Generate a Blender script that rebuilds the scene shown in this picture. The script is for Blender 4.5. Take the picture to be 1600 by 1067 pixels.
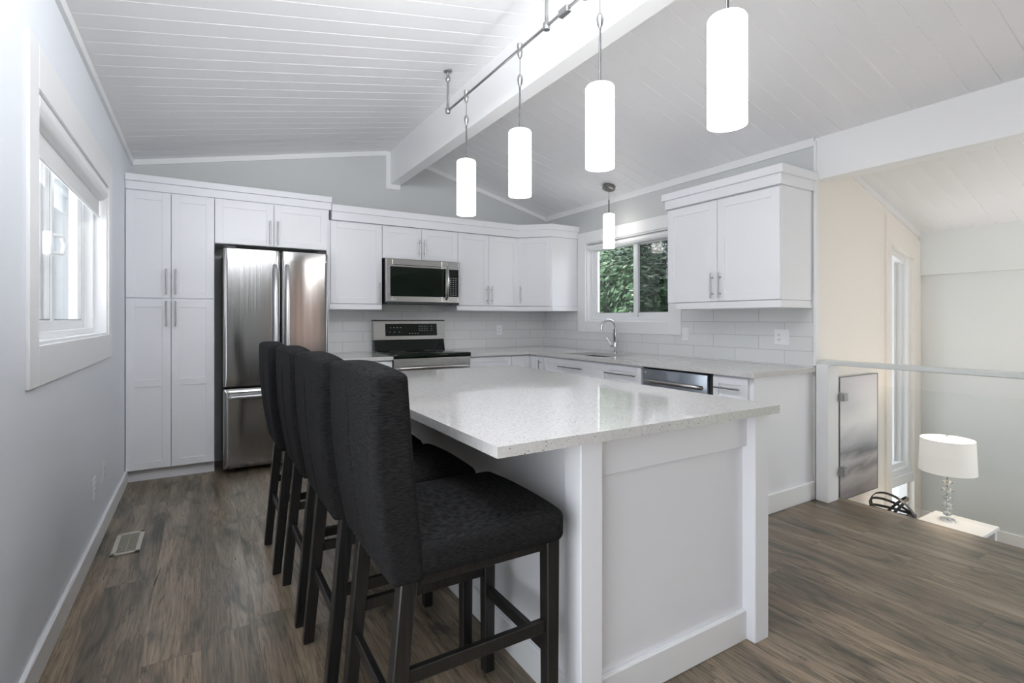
import bpy, bmesh, math, random
from mathutils import Vector, Matrix
random.seed(7)
S = bpy.context.scene
for o in list(bpy.data.objects): bpy.data.objects.remove(o)
COL = S.collection
PI = math.pi

# ---------------------------------------------------------------- camera, world, lights, exposure
cam_data = bpy.data.cameras.new('camera')
cam = bpy.data.objects.new('camera', cam_data); COL.objects.link(cam)
cam.location = (0, 0, 1.25)
cam.rotation_euler = (PI/2, 0, -0.5455)
cam_data.sensor_width = 36.0
cam_data.lens = 799/1600*36
cam_data.shift_y = -34.9/1600
cam_data.clip_start = 0.05
S.camera = cam

world = bpy.data.worlds.new('sky'); S.world = world; world.use_nodes = True
wn = world.node_tree.nodes; wl = world.node_tree.links
for n in list(wn): wn.remove(n)
w_out = wn.new('ShaderNodeOutputWorld'); w_bg = wn.new('ShaderNodeBackground')
w_geo = wn.new('ShaderNodeTexCoord'); w_sep = wn.new('ShaderNodeSeparateXYZ'); w_ramp = wn.new('ShaderNodeValToRGB')
wl.new(w_geo.outputs['Generated'], w_sep.inputs[0]); wl.new(w_sep.outputs['Z'], w_ramp.inputs['Fac'])
w_ramp.color_ramp.elements[0].position = 0.0; w_ramp.color_ramp.elements[0].color = (0.95, 0.97, 1.0, 1)
w_ramp.color_ramp.elements[1].position = 0.6; w_ramp.color_ramp.elements[1].color = (0.80, 0.89, 1.0, 1)
wl.new(w_ramp.outputs['Color'], w_bg.inputs['Color']); w_bg.inputs['Strength'].default_value = 2.0
wl.new(w_bg.outputs[0], w_out.inputs[0])

sun_data = bpy.data.lights.new('sun', 'SUN'); sun_data.energy = 5.0; sun_data.angle = 0.02; sun_data.color = (1, 0.95, 0.86)
sun = bpy.data.objects.new('sun', sun_data); COL.objects.link(sun)
sun.rotation_euler = Vector((0.42, 0.12, -1.0)).to_track_quat('-Z', 'Y').to_euler()

def portal(name, loc, target, sx, sy):           # sky portals: only guide the sampling of daylight through the openings
    d = bpy.data.lights.new(name, 'AREA'); d.shape = 'RECTANGLE'; d.size = sx; d.size_y = sy; d.cycles.is_portal = True
    o = bpy.data.objects.new(name, d); COL.objects.link(o); o.location = loc
    o.rotation_euler = (Vector(target)-Vector(loc)).to_track_quat('-Z', 'Y').to_euler()
    return o
portal('daylight_window_left', (-0.70, 3.19, 1.6), (2.0, 3.19, 1.6), 1.6, 0.95)
portal('daylight_window_kitchen', (3.86, 3.83, 1.65), (1.0, 3.83, 1.65), 1.25, 0.9)
portal('daylight_added_left', (-0.72, 0.375, 1.15), (2.0, 0.375, 1.15), 1.85, 2.25)  # opening added out of view for light from the left
portal('daylight_added_lower', (5.5, -1.0, 0.75), (0, -1.0, 0.75), 2.8, 2.2)
# area fills added just out of frame to brighten the kitchen and lower room
fl = bpy.data.lights.new('fill_light', 'AREA'); fl.shape = 'RECTANGLE'; fl.size = 1.0; fl.size_y = 0.3; fl.energy = 27; fl.color = (0.93, 0.96, 1.0)
flo = bpy.data.objects.new('fill_light', fl); COL.objects.link(flo); flo.location = (0.6, 0.9, 2.5); flo.rotation_euler = Vector((-0.22, 0.62, 0.72)).to_track_quat('-Z', 'Y').to_euler()
f2 = bpy.data.lights.new('fill_light_lower', 'AREA'); f2.shape = 'RECTANGLE'; f2.size = 0.8; f2.size_y = 0.5; f2.energy = 5.5; f2.color = (1.0, 0.95, 0.9)
f2o = bpy.data.objects.new('fill_light_lower', f2); COL.objects.link(f2o); f2o.location = (4.55, -0.1, 1.0); f2o.rotation_euler = Vector((0.0, 0.55, 0.83)).to_track_quat('-Z', 'Y').to_euler()

S.view_settings.view_transform = 'Standard'
S.view_settings.look = 'None'
S.view_settings.gamma = 1
S.view_settings.use_curve_mapping = False
S.view_settings.exposure = 0.88
try:
    S.cycles.max_bounces = 10; S.cycles.diffuse_bounces = 6; S.cycles.transparent_max_bounces = 12
    S.cycles.sample_clamp_indirect = 6; S.cycles.caustics_reflective = False; S.cycles.caustics_refractive = False
    S.cycles.use_denoising = True
except Exception: pass

# ---------------------------------------------------------------- materials
def mat(name, color, rough=0.5, metal=0.0, spec=0.5, emit=None, estr=0.0, coat=0.0):
    m = bpy.data.materials.new(name); m.use_nodes = True
    b = m.node_tree.nodes['Principled BSDF']
    b.inputs['Base Color'].default_value = (*color, 1); b.inputs['Roughness'].default_value = rough
    b.inputs['Metallic'].default_value = metal; b.inputs['Specular IOR Level'].default_value = spec
    b.inputs['Coat Weight'].default_value = coat
    if emit: b.inputs['Emission Color'].default_value = (*emit, 1); b.inputs['Emission Strength'].default_value = estr
    return m
def N(m, t, **kw):
    n = m.node_tree.nodes.new(t)
    for k, v in kw.items():
        if k in n.inputs.keys(): n.inputs[k].default_value = v
        else: setattr(n, k, v)
    return n
def L(m, a, b): m.node_tree.links.new(a, b)
def bsdf(m): return m.node_tree.nodes['Principled BSDF']
def ramp(m, stops, interp='LINEAR'):
    r = m.node_tree.nodes.new('ShaderNodeValToRGB'); r.color_ramp.interpolation = interp
    e = r.color_ramp.elements
    while len(e) < len(stops): e.new(0.5)
    for i, (p, c) in enumerate(stops):
        e[i].position = p; e[i].color = (*c, 1) if len(c) == 3 else c
    return r
def mth(m, op, a, b=None, c=None):
    n = m.node_tree.nodes.new('ShaderNodeMath'); n.operation = op
    for i, v in enumerate((a, b, c)):
        if v is None: continue
        if isinstance(v, (int, float)): n.inputs[i].default_value = v
        else: L(m, v, n.inputs[i])
    return n.outputs[0]
def comb(m, x, y, z):
    n = m.node_tree.nodes.new('ShaderNodeCombineXYZ')
    for i, v in enumerate((x, y, z)):
        if isinstance(v, (int, float)): n.inputs[i].default_value = v
        else: L(m, v, n.inputs[i])
    return n.outputs[0]
def bump(m, h, strength=0.2, dist=0.002):
    n = m.node_tree.nodes.new('ShaderNodeBump'); n.inputs['Strength'].default_value = strength; n.inputs['Distance'].default_value = dist
    L(m, h, n.inputs['Height']); L(m, n.outputs[0], bsdf(m).inputs['Normal'])
def xyz(m):
    t = m.node_tree.nodes.new('ShaderNodeTexCoord'); s = m.node_tree.nodes.new('ShaderNodeSeparateXYZ')
    L(m, t.outputs['Object'], s.inputs[0]); return t.outputs['Object'], s.outputs

def wall_paint(name, color):
    m = mat(name, color, 0.55, spec=0.3); c, s = xyz(m)
    n = N(m, 'ShaderNodeTexNoise', Scale=220.0, Detail=2.0); L(m, c, n.inputs['Vector']); bump(m, n.outputs['Fac'], 0.06, 0.001)
    return m
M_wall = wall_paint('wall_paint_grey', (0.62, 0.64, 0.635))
M_wall_lit = wall_paint('wall_paint_grey_cool_lit', (0.82, 0.85, 0.90))  # same grey paint with brighter, cooler light painted into the colour
M_cream = wall_paint('wall_paint_warm_lit', (0.88, 0.84, 0.785))  # the lamp's warm light is painted into this wall colour
M_far = wall_paint('wall_paint_pale', (0.78, 0.80, 0.79))
M_ceil = mat('ceiling_white', (0.86, 0.86, 0.87), 0.45)
M_trim = mat('trim_white', (0.87, 0.875, 0.88), 0.35)
M_cab = mat('cabinet_white', (0.86, 0.868, 0.90), 0.32)
M_gap = mat('shadow_gap_dark', (0.03, 0.035, 0.035), 0.7)
M_chrome = mat('chrome', (0.75, 0.76, 0.78), 0.08, 1.0)
M_nickel = mat('brushed_nickel', (0.42, 0.42, 0.42), 0.3, 1.0)
M_cord = mat('pendant_stem_nickel', (0.16, 0.16, 0.165), 0.4, 1.0)
M_blackgloss = mat('black_glass', (0.004, 0.009, 0.006), 0.05, spec=0.28)
M_blackmatte = mat('black_metal', (0.012, 0.013, 0.013), 0.35)
M_plastic = mat('white_plastic', (0.86, 0.87, 0.88), 0.3)
M_slot = mat('outlet_slot_dark', (0.08, 0.08, 0.08), 0.5)
M_mark = mat('control_marking_grey', (0.42, 0.45, 0.45), 0.5)
M_logo = mat('logo_silver', (0.75, 0.76, 0.78), 0.3, 0.6)
M_vinyl = mat('window_vinyl', (0.86, 0.87, 0.88), 0.3)
M_spacer = mat('window_spacer', (0.45, 0.46, 0.46), 0.4, 0.6)

def steel(name, color, rough, axis):
    m = mat(name, color, rough, 1.0); c, s = xyz(m)
    mp = N(m, 'ShaderNodeMapping'); L(m, c, mp.inputs['Vector'])
    mp.inputs['Scale'].default_value = {'x': (2, 300, 300), 'z': (300, 300, 2)}[axis]
    n = N(m, 'ShaderNodeTexNoise', Scale=1.0, Detail=3.0); L(m, mp.outputs[0], n.inputs['Vector'])
    r = ramp(m, [(0.3, (rough*0.8,)*3), (0.7, (rough*1.25,)*3)]); L(m, n.outputs['Fac'], r.inputs[0]); L(m, r.outputs[0], bsdf(m).inputs['Roughness'])
    return m
M_steel = steel('stainless_steel', (0.50, 0.49, 0.48), 0.24, 'x')
M_fridge = steel('stainless_steel_fridge', (0.37, 0.365, 0.36), 0.13, 'z')
bsdf(M_fridge).inputs['Anisotropic'].default_value = 0.9; L(M_fridge, comb(M_fridge, 0.0, 0.0, 1.0), bsdf(M_fridge).inputs['Tangent'])
M_handle = steel('appliance_handle_silver', (0.72, 0.72, 0.73), 0.3, 'z')
M_dwsteel = steel('stainless_steel_dark', (0.33, 0.36, 0.40), 0.22, 'x')

def glass_mat(name, tint=(1, 1, 1), refl=1.0):
    m = bpy.data.materials.new(name); m.use_nodes = True; nt = m.node_tree
    for n in list(nt.nodes): nt.nodes.remove(n)
    o = nt.nodes.new('ShaderNodeOutputMaterial'); mx = nt.nodes.new('ShaderNodeMixShader')
    t = nt.nodes.new('ShaderNodeBsdfTransparent'); g = nt.nodes.new('ShaderNodeBsdfGlossy'); f = nt.nodes.new('ShaderNodeLayerWeight')
    t.inputs[0].default_value = (*tint, 1); g.inputs['Roughness'].default_value = 0.0; f.inputs[0].default_value = 0.5
    pw = nt.nodes.new('ShaderNodeMath'); pw.operation = 'POWER'; pw.inputs[1].default_value = 5.0; nt.links.new(f.outputs['Facing'], pw.inputs[0])
    ma = nt.nodes.new('ShaderNodeMath'); ma.operation = 'MULTIPLY_ADD'; ma.inputs[1].default_value = 0.96; ma.inputs[2].default_value = 0.04; nt.links.new(pw.outputs[0], ma.inputs[0])
    mu = nt.nodes.new('ShaderNodeMath'); mu.operation = 'MULTIPLY'; mu.inputs[1].default_value = refl
    nt.links.new(ma.outputs[0], mu.inputs[0]); nt.links.new(mu.outputs[0], mx.inputs[0])
    nt.links.new(t.outputs[0], mx.inputs[1]); nt.links.new(g.outputs[0], mx.inputs[2]); nt.links.new(mx.outputs[0], o.inputs[0])
    return m
M_pane = glass_mat('window_glass')
M_rail_glass = glass_mat('railing_glass', (0.985, 0.993, 0.988), 0.55)
M_screen = glass_mat('insect_screen', (0.5, 0.51, 0.52), 0.15)
M_crystal = bpy.data.materials.new('crystal'); M_crystal.use_nodes = True
_b = M_crystal.node_tree.nodes['Principled BSDF']; _b.inputs['Transmission Weight'].default_value = 0.9; _b.inputs['Roughness'].default_value = 0.02; _b.inputs['IOR'].default_value = 1.45

def tile_mat(name, along):
    m = mat(name, (0.78, 0.79, 0.78), 0.12); c, s = xyz(m)
    v = comb(m, mth(m, 'ADD', s[along], -0.183 if along == 'X' else 0.06), mth(m, 'ADD', s['Z'], -0.921+0.1025*2), 0.0)
    b = N(m, 'ShaderNodeTexBrick', offset=0.5, squash=1.0); L(m, v, b.inputs['Vector'])
    b.inputs['Scale'].default_value = 1.0; b.inputs['Brick Width'].default_value = 0.403; b.inputs['Row Height'].default_value = 0.1025
    b.inputs['Mortar Size'].default_value = 0.0022; b.inputs['Mortar Smooth'].default_value = 0.3; b.inputs['Bias'].default_value = 0
    b.inputs['Color1'].default_value = (0.76, 0.77, 0.765, 1); b.inputs['Color2'].default_value = (0.73, 0.745, 0.74, 1); b.inputs['Mortar'].default_value = (0.50, 0.51, 0.51, 1)
    L(m, b.outputs['Color'], bsdf(m).inputs['Base Color'])
    inv = mth(m, 'SUBTRACT', 1.0, b.outputs['Fac']); bump(m, inv, 0.5, 0.002)
    return m
M_tileX = tile_mat('subway_tile_back', 'X'); M_tileY = tile_mat('subway_tile_side', 'Y')

def quartz():
    m = mat('quartz_white', (0.7, 0.7, 0.68), 0.045, spec=0.75); c, s = xyz(m)
    v = N(m, 'ShaderNodeTexVoronoi', Scale=170.0); L(m, c, v.inputs['Vector'])
    n = N(m, 'ShaderNodeTexNoise', Scale=90.0, Detail=3.0); L(m, c, n.inputs['Vector'])
    sc = N(m, 'ShaderNodeSeparateColor'); L(m, v.outputs['Color'], sc.inputs[0])
    pick = mth(m, 'LESS_THAN', sc.outputs[0], 0.15); near = mth(m, 'LESS_THAN', v.outputs['Distance'], 0.36)
    sp = mth(m, 'MULTIPLY', pick, near)
    base = ramp(m, [(0.3, (0.60, 0.59, 0.575)), (0.7, (0.70, 0.685, 0.67))]); L(m, n.outputs['Fac'], base.inputs[0])
    dark = ramp(m, [(0.0, (0.12, 0.12, 0.12)), (0.5, (0.35, 0.34, 0.33)), (1.0, (0.55, 0.54, 0.52))]); L(m, sc.outputs[1], dark.inputs[0])
    mx = N(m, 'ShaderNodeMix', data_type='RGBA'); L(m, sp, mx.inputs[0]); L(m, base.outputs[0], mx.inputs[6]); L(m, dark.outputs[0], mx.inputs[7])
    L(m, mx.outputs[2], bsdf(m).inputs['Base Color'])
    return m
M_quartz = quartz()

def floor_mat():
    m = mat('laminate_oak', (0.2, 0.16, 0.12), 0.3); c, s = xyz(m)
    W, LEN = 0.192, 1.22
    xr = mth(m, 'DIVIDE', s['X'], W); row = mth(m, 'FLOOR', xr); fx = mth(m, 'FRACT', xr)
    wn1 = N(m, 'ShaderNodeTexWhiteNoise', noise_dimensions='1D'); L(m, row, wn1.inputs['W'])
    yr = mth(m, 'ADD', mth(m, 'DIVIDE', s['Y'], LEN), mth(m, 'MULTIPLY', wn1.outputs['Value'], 7.0)); pid = mth(m, 'FLOOR', yr); fy = mth(m, 'FRACT', yr)
    wn2 = N(m, 'ShaderNodeTexWhiteNoise', noise_dimensions='2D'); L(m, comb(m, row, pid, 0), wn2.inputs['Vector'])
    rnd = wn2.outputs['Value']
    off = mth(m, 'MULTIPLY', rnd, 37.0)
    gv = comb(m, mth(m, 'ADD', mth(m, 'MULTIPLY', s['X'], 9.0), off), mth(m, 'ADD', mth(m, 'MULTIPLY', s['Y'], 0.85), off), off)
    n1 = N(m, 'ShaderNodeTexNoise', Scale=1.0, Detail=5.0, Roughness=0.62, Distortion=0.9); L(m, gv, n1.inputs['Vector'])
    fine = comb(m, mth(m, 'MULTIPLY', s['X'], 190.0), mth(m, 'MULTIPLY', s['Y'], 7.0), off)
    n2 = N(m, 'ShaderNodeTexNoise', Scale=1.0, Detail=3.0, Distortion=0.4); L(m, fine, n2.inputs['Vector'])
    kv = comb(m, mth(m, 'ADD', mth(m, 'MULTIPLY', s['X'], 6.0), off), mth(m, 'MULTIPLY', s['Y'], 1.7), off)
    n3 = N(m, 'ShaderNodeTexNoise', Scale=1.0, Detail=3.0, Distortion=1.6); L(m, kv, n3.inputs['Vector'])
    # fine dark contour veins: narrow bands of the big noise
    vein = mth(m, 'ABSOLUTE', mth(m, 'SUBTRACT', mth(m, 'FRACT', mth(m, 'MULTIPLY', n1.outputs['Fac'], 5.0)), 0.5))
    vr = ramp(m, [(0.0, (0.40,)*3), (0.035, (0.78,)*3), (0.11, (1,)*3)]); L(m, vein, vr.inputs[0])
    base = ramp(m, [(0.26, (0.080, 0.066, 0.050)), (0.5, (0.205, 0.162, 0.118)), (0.74, (0.335, 0.272, 0.205))]); L(m, n1.outputs['Fac'], base.inputs[0])
    blot = ramp(m, [(0.30, (0.32, 0.36, 0.35)), (0.40, (0.72, 0.74, 0.73)), (0.48, (0.98, 0.98, 0.97)), (0.6, (1.08, 1.06, 1.04))]); L(m, n3.outputs['Fac'], blot.inputs[0])
    tint = ramp(m, [(0.0, (0.86, 0.86, 0.84)), (0.5, (1.0, 0.985, 0.95)), (1.0, (1.13, 1.08, 1.0))]); L(m, rnd, tint.inputs[0])
    fr = ramp(m, [(0.34, (0.60,)*3), (0.60, (1.16,)*3)]); L(m, n2.outputs['Fac'], fr.inputs[0])
    def mul(a, b):
        x = N(m, 'ShaderNodeMix', data_type='RGBA', blend_type='MULTIPLY'); x.inputs[0].default_value = 1; L(m, a, x.inputs[6]); L(m, b, x.inputs[7]); return x.outputs[2]
    col = mul(mul(mul(mul(base.outputs[0], blot.outputs[0]), tint.outputs[0]), fr.outputs[0]), vr.outputs[0])
    ex = mth(m, 'MULTIPLY', mth(m, 'MINIMUM', fx, mth(m, 'SUBTRACT', 1.0, fx)), W); ey = mth(m, 'MULTIPLY', mth(m, 'MINIMUM', fy, mth(m, 'SUBTRACT', 1.0, fy)), LEN)
    sx = mth(m, 'LESS_THAN', ex, 0.0011); sy = mth(m, 'LESS_THAN', ey, 0.0014); seam = mth(m, 'MAXIMUM', sx, sy)
    mx = N(m, 'ShaderNodeMix', data_type='RGBA'); L(m, mth(m, 'MULTIPLY', seam, 0.55), mx.inputs[0]); L(m, col, mx.inputs[6]); mx.inputs[7].default_value = (0.045, 0.036, 0.028, 1)
    L(m, mx.outputs[2], bsdf(m).inputs['Base Color'])
    rr = ramp(m, [(0.3, (0.40,)*3), (0.7, (0.27,)*3)]); L(m, n1.outputs['Fac'], rr.inputs[0]); L(m, rr.outputs[0], bsdf(m).inputs['Roughness'])
    h = mth(m, 'SUBTRACT', mth(m, 'MULTIPLY', n2.outputs['Fac'], 0.3), seam); bump(m, h, 0.25, 0.0012)
    return m
M_floor = floor_mat()

def fabric():
    m = mat('charcoal_fabric', (0.03, 0.03, 0.032), 0.95, spec=0.08); c, s = xyz(m)
    v1 = comb(m, mth(m, 'MULTIPLY', s['X'], 60.0), mth(m, 'MULTIPLY', s['Y'], 40.0), mth(m, 'MULTIPLY', s['Z'], 520.0))
    n = N(m, 'ShaderNodeTexNoise', Scale=1.0, Detail=2.0); L(m, v1, n.inputs['Vector'])
    r = ramp(m, [(0.3, (0.0075, 0.0074, 0.0076)), (0.7, (0.0235, 0.0232, 0.0235))]); L(m, n.outputs['Fac'], r.inputs[0]); L(m, r.outputs[0], bsdf(m).inputs['Base Color'])
    bsdf(m).inputs['Sheen Weight'].default_value = 0.0; bsdf(m).inputs['Sheen Roughness'].default_value = 0.5
    bump(m, n.outputs['Fac'], 0.35, 0.001)
    return m
M_fabric = fabric()
def dark_wood():
    m = mat('espresso_wood', (0.02, 0.02, 0.02), 0.34); c, s = xyz(m)
    v1 = comb(m, mth(m, 'MULTIPLY', s['X'], 120.0), mth(m, 'MULTIPLY', s['Y'], 120.0), mth(m, 'MULTIPLY', s['Z'], 6.0))
    n = N(m, 'ShaderNodeTexNoise', Scale=1.0, Detail=3.0); L(m, v1, n.inputs['Vector'])
    r = ramp(m, [(0.3, (0.005, 0.0055, 0.0055)), (0.75, (0.020, 0.018, 0.017))]); L(m, n.outputs['Fac'], r.inputs[0]); L(m, r.outputs[0], bsdf(m).inputs['Base Color'])
    return m
M_leg = dark_wood()
M_shade = mat('opal_glass_lit', (0.9, 0.9, 0.9), 0.3, emit=(1.0, 0.985, 0.98), estr=5.6)
M_shade_sink = mat('opal_glass_lit_small', (0.9, 0.9, 0.9), 0.3, emit=(1.0, 0.95, 0.9), estr=2.0)
M_diffuser = mat('opal_glass_bottom', (0.9, 0.9, 0.9), 0.4, emit=(1.0, 0.95, 0.92), estr=0.35)
M_linen = mat('lamp_shade_linen', (0.85, 0.84, 0.82), 0.8, emit=(1.0, 0.9, 0.8), estr=0.12)
M_linen_in = mat('lamp_shade_inside', (0.9, 0.85, 0.78), 0.8, emit=(1.0, 0.85, 0.68), estr=0.45)
M_white_lacquer = mat('white_lacquer', (0.85, 0.85, 0.84), 0.2)
M_blind = mat('blind_fabric', (0.74, 0.75, 0.75), 0.8)
M_curtain = mat('curtain_beige', (0.8, 0.66, 0.55), 0.9)
_c, _s = xyz(M_curtain); _w = mth(M_curtain, 'FRACT', mth(M_curtain, 'MULTIPLY', _s['X'], 4.6)); _r = ramp(M_curtain, [(0.0, (0.90, 0.76, 0.68)), (0.58, (0.90, 0.76, 0.68)), (0.62, (0.36, 0.33, 0.33)), (0.96, (0.36, 0.33, 0.33))])
L(M_curtain, _w, _r.inputs[0]); L(M_curtain, _r.outputs[0], bsdf(M_curtain).inputs['Base Color'])
M_railcap = mat('handrail_paint', (0.68, 0.71, 0.69), 0.35)
M_bark = mat('bark', (0.10, 0.07, 0.05), 0.9)
M_lawn = mat('lawn', (0.065, 0.085, 0.045), 0.9)
def leaf_mat():
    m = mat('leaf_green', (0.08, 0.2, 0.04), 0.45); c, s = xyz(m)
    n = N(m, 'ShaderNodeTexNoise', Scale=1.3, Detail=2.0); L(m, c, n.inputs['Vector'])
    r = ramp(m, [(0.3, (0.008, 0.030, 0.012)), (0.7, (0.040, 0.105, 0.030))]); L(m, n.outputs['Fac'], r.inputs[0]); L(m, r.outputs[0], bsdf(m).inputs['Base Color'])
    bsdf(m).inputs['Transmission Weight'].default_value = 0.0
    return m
M_leaf = leaf_mat()
def painting_mat():
    m = mat('painting_canvas', (0.6, 0.6, 0.62), 0.5); c, s = xyz(m)
    v = comb(m, mth(m, 'MULTIPLY', s['X'], 2.2), 0.0, mth(m, 'ADD', mth(m, 'MULTIPLY', s['Z'], 9.0), mth(m, 'MULTIPLY', s['X'], -2.0)))
    n = N(m, 'ShaderNodeTexNoise', Scale=1.0, Detail=5.0, Distortion=0.5); L(m, v, n.inputs['Vector'])
    z = mth(m, 'ADD', mth(m, 'MULTIPLY', s['Z'], 1.0), mth(m, 'MULTIPLY', mth(m, 'SUBTRACT', n.outputs['Fac'], 0.5), 0.16))
    r = ramp(m, [(0.0, (0.24, 0.22, 0.23)), (0.10, (0.50, 0.47, 0.47)), (0.15, (0.27, 0.25, 0.26)), (0.22, (0.60, 0.58, 0.58)), (0.27, (0.26, 0.26, 0.28)), (0.34, (0.56, 0.56, 0.59)), (0.50, (0.86, 0.85, 0.85)), (0.62, (0.68, 0.68, 0.72)), (0.85, (0.58, 0.57, 0.61))])
    L(m, z, r.inputs[0]); L(m, r.outputs[0], bsdf(m).inputs['Base Color'])
    return m
M_painting = painting_mat()

# ---------------------------------------------------------------- builders
def root_loc(o):
    while o.parent: o = o.parent
    return o.location
def obj(name, bm, m, parent=None, smooth=None, **props):
    me = bpy.data.meshes.new(name)
    if parent is not None: bmesh.ops.translate(bm, verts=bm.verts, vec=-Vector(root_loc(parent)))
    bmesh.ops.recalc_face_normals(bm, faces=bm.faces)
    bm.to_mesh(me); bm.free()
    for x in (m if isinstance(m, (list, tuple)) else [m]): me.materials.append(x)
    if smooth is not None:
        me.shade_smooth(); me.set_sharp_from_angle(angle=math.radians(smooth))
    o = bpy.data.objects.new(name, me); COL.objects.link(o)
    if parent is not None: o.parent = parent
    for k, v in props.items(): o[k] = v
    return o
def thing(name, label, cat, loc=(0, 0, 0), group=None):
    o = bpy.data.objects.new(name, None); COL.objects.link(o); o.empty_display_size = 0.1
    o.location = loc; o['label'] = label; o['category'] = cat
    if group: o['group'] = group
    return o
def tag(o, label, cat, group=None):
    o['label'] = label; o['category'] = cat
    if group: o['group'] = group
    return o
def struct(name, bm, m, label, cat, smooth=None):
    return obj(name, bm, m, None, smooth, kind='structure', label=label, category=cat)
BM = bmesh.new
class Fr:                                   # a face frame: u along it, w out of it, z up
    def __init__(s, o, u, w): s.o = Vector(o); s.u = Vector(u).normalized(); s.w = Vector(w).normalized()
    def __call__(s, u, w, z): p = s.o+s.u*u+s.w*w; return Vector((p.x, p.y, p.z+z))
W0 = Fr((0, 0, 0), (1, 0, 0), (0, 1, 0))    # world axes
def box(bm, a, b, f=W0, bev=0.0, seg=1):
    (x0, y0, z0), (x1, y1, z1) = a, b
    vs = [bm.verts.new(f(x, y, z)) for x in (x0, x1) for y in (y0, y1) for z in (z0, z1)]
    fs = [bm.faces.new([vs[i] for i in q]) for q in ((0, 1, 3, 2), (4, 6, 7, 5), (0, 4, 5, 1), (2, 3, 7, 6), (0, 2, 6, 4), (1, 5, 7, 3))]
    if bev > 0:
        es = list({e for q in fs for e in q.edges})
        bmesh.ops.bevel(bm, geom=es, offset=bev, segments=seg, affect='EDGES', profile=0.5)
    return fs
def hexa(bm, pts):                           # 8 corners: bottom ring then top ring
    v = [bm.verts.new(Vector(p)) for p in pts]
    for q in ((0, 1, 2, 3), (4, 7, 6, 5), (0, 4, 5, 1), (1, 5, 6, 2), (2, 6, 7, 3), (3, 7, 4, 0)): bm.faces.new([v[i] for i in q])
def prism(bm, poly, axis, a0, a1):           # poly of 2-D points extruded along an axis
    def P(p, a): return Vector({'x': (a, p[0], p[1]), 'y': (p[0], a, p[1]), 'z': (p[0], p[1], a)}[axis])
    A = [bm.verts.new(P(p, a0)) for p in poly]; B = [bm.verts.new(P(p, a1)) for p in poly]; n = len(poly)
    bm.faces.new(A); bm.faces.new(B[::-1])
    for i in range(n): bm.faces.new([A[i], A[(i+1) % n], B[(i+1) % n], B[i]])
def tube(bm, pts, r, seg=12, cap=True, closed=False):
    pts = [Vector(p) for p in pts]; n = len(pts); rings = []
    rs = r if isinstance(r, (list, tuple)) else [r]*n
    prev = None
    for i, p in enumerate(pts):
        if closed: d = pts[(i+1) % n]-pts[i-1]
        else: d = pts[min(i+1, n-1)]-pts[max(i-1, 0)]
        d.normalize()
        if prev is None:
            a = Vector((0, 0, 1)) if abs(d.z) < 0.9 else Vector((1, 0, 0))
            u = d.cross(a).normalized()
        else: u = (prev-d*prev.dot(d)).normalized()
        prev = u; v = d.cross(u)
        rings.append([bm.verts.new(p+(u*math.cos(2*PI*k/seg)+v*math.sin(2*PI*k/seg))*rs[i]) for k in range(seg)])
    for i in range(n if closed else n-1):
        A, B = rings[i], rings[(i+1) % n]
        for k in range(seg): bm.faces.new([A[k], A[(k+1) % seg], B[(k+1) % seg], B[k]])
    if cap and not closed: bm.faces.new(rings[0][::-1]); bm.faces.new(rings[-1])
def lathe(bm, prof, c, seg=32, cap=True):
    rings = []
    for r, z in prof: rings.append([bm.verts.new((c[0]+r*math.cos(2*PI*k/seg), c[1]+r*math.sin(2*PI*k/seg), c[2]+z)) for k in range(seg)])
    for A, B in zip(rings, rings[1:]):
        for k in range(seg): bm.faces.new([A[k], A[(k+1) % seg], B[(k+1) % seg], B[k]])
    if cap: bm.faces.new(rings[0][::-1]); bm.faces.new(rings[-1])
def rgrid(bm, lo, hi, r, n, fn=None):        # finely divided rounded box, optionally bent by fn
    nx, ny, nz = n; lo = Vector(lo); hi = Vector(hi); idx = {}
    def par(i, k, a, b):                     # denser near the edges
        t = i/k; return a+(b-a)*t
    def V(i, j, k):
        if (i, j, k) not in idx:
            p = Vector((par(i, nx, lo.x, hi.x), par(j, ny, lo.y, hi.y), par(k, nz, lo.z, hi.z)))
            q = Vector((min(max(p.x, lo.x+r), hi.x-r), min(max(p.y, lo.y+r), hi.y-r), min(max(p.z, lo.z+r), hi.z-r)))
            d = p-q
            if d.length > 1e-9: p = q+d.normalized()*r
            if fn: p = Vector(fn(p))
            idx[(i, j, k)] = bm.verts.new(p)
        return idx[(i, j, k)]
    for i in range(nx):
        for j in range(ny):
            for k in (0, nz): bm.faces.new([V(i, j, k), V(i+1, j, k), V(i+1, j+1, k), V(i, j+1, k)])
    for i in range(nx):
        for k in range(nz):
            for j in (0, ny): bm.faces.new([V(i, j, k), V(i+1, j, k), V(i+1, j, k+1), V(i, j, k+1)])
    for j in range(ny):
        for k in range(nz):
            for i in (0, nx): bm.faces.new([V(i, j, k), V(i, j+1, k), V(i, j+1, k+1), V(i, j, k+1)])
def text(name, s, size, loc, rot, m, parent):
    c = bpy.data.curves.new(name, 'FONT'); c.body = s; c.size = size; c.extrude = 0.0004; c.align_x = 'LEFT'
    tmp = bpy.data.objects.new('tmp', c); COL.objects.link(tmp)
    me = bpy.data.meshes.new_from_object(tmp); bpy.data.objects.remove(tmp); me.name = name; me.materials.clear(); me.materials.append(m)
    o = bpy.data.objects.new(name, me); COL.objects.link(o)
    o.parent = parent; o.location = Vector(loc)-Vector(root_loc(parent)); o.rotation_euler = rot
    return o
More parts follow.
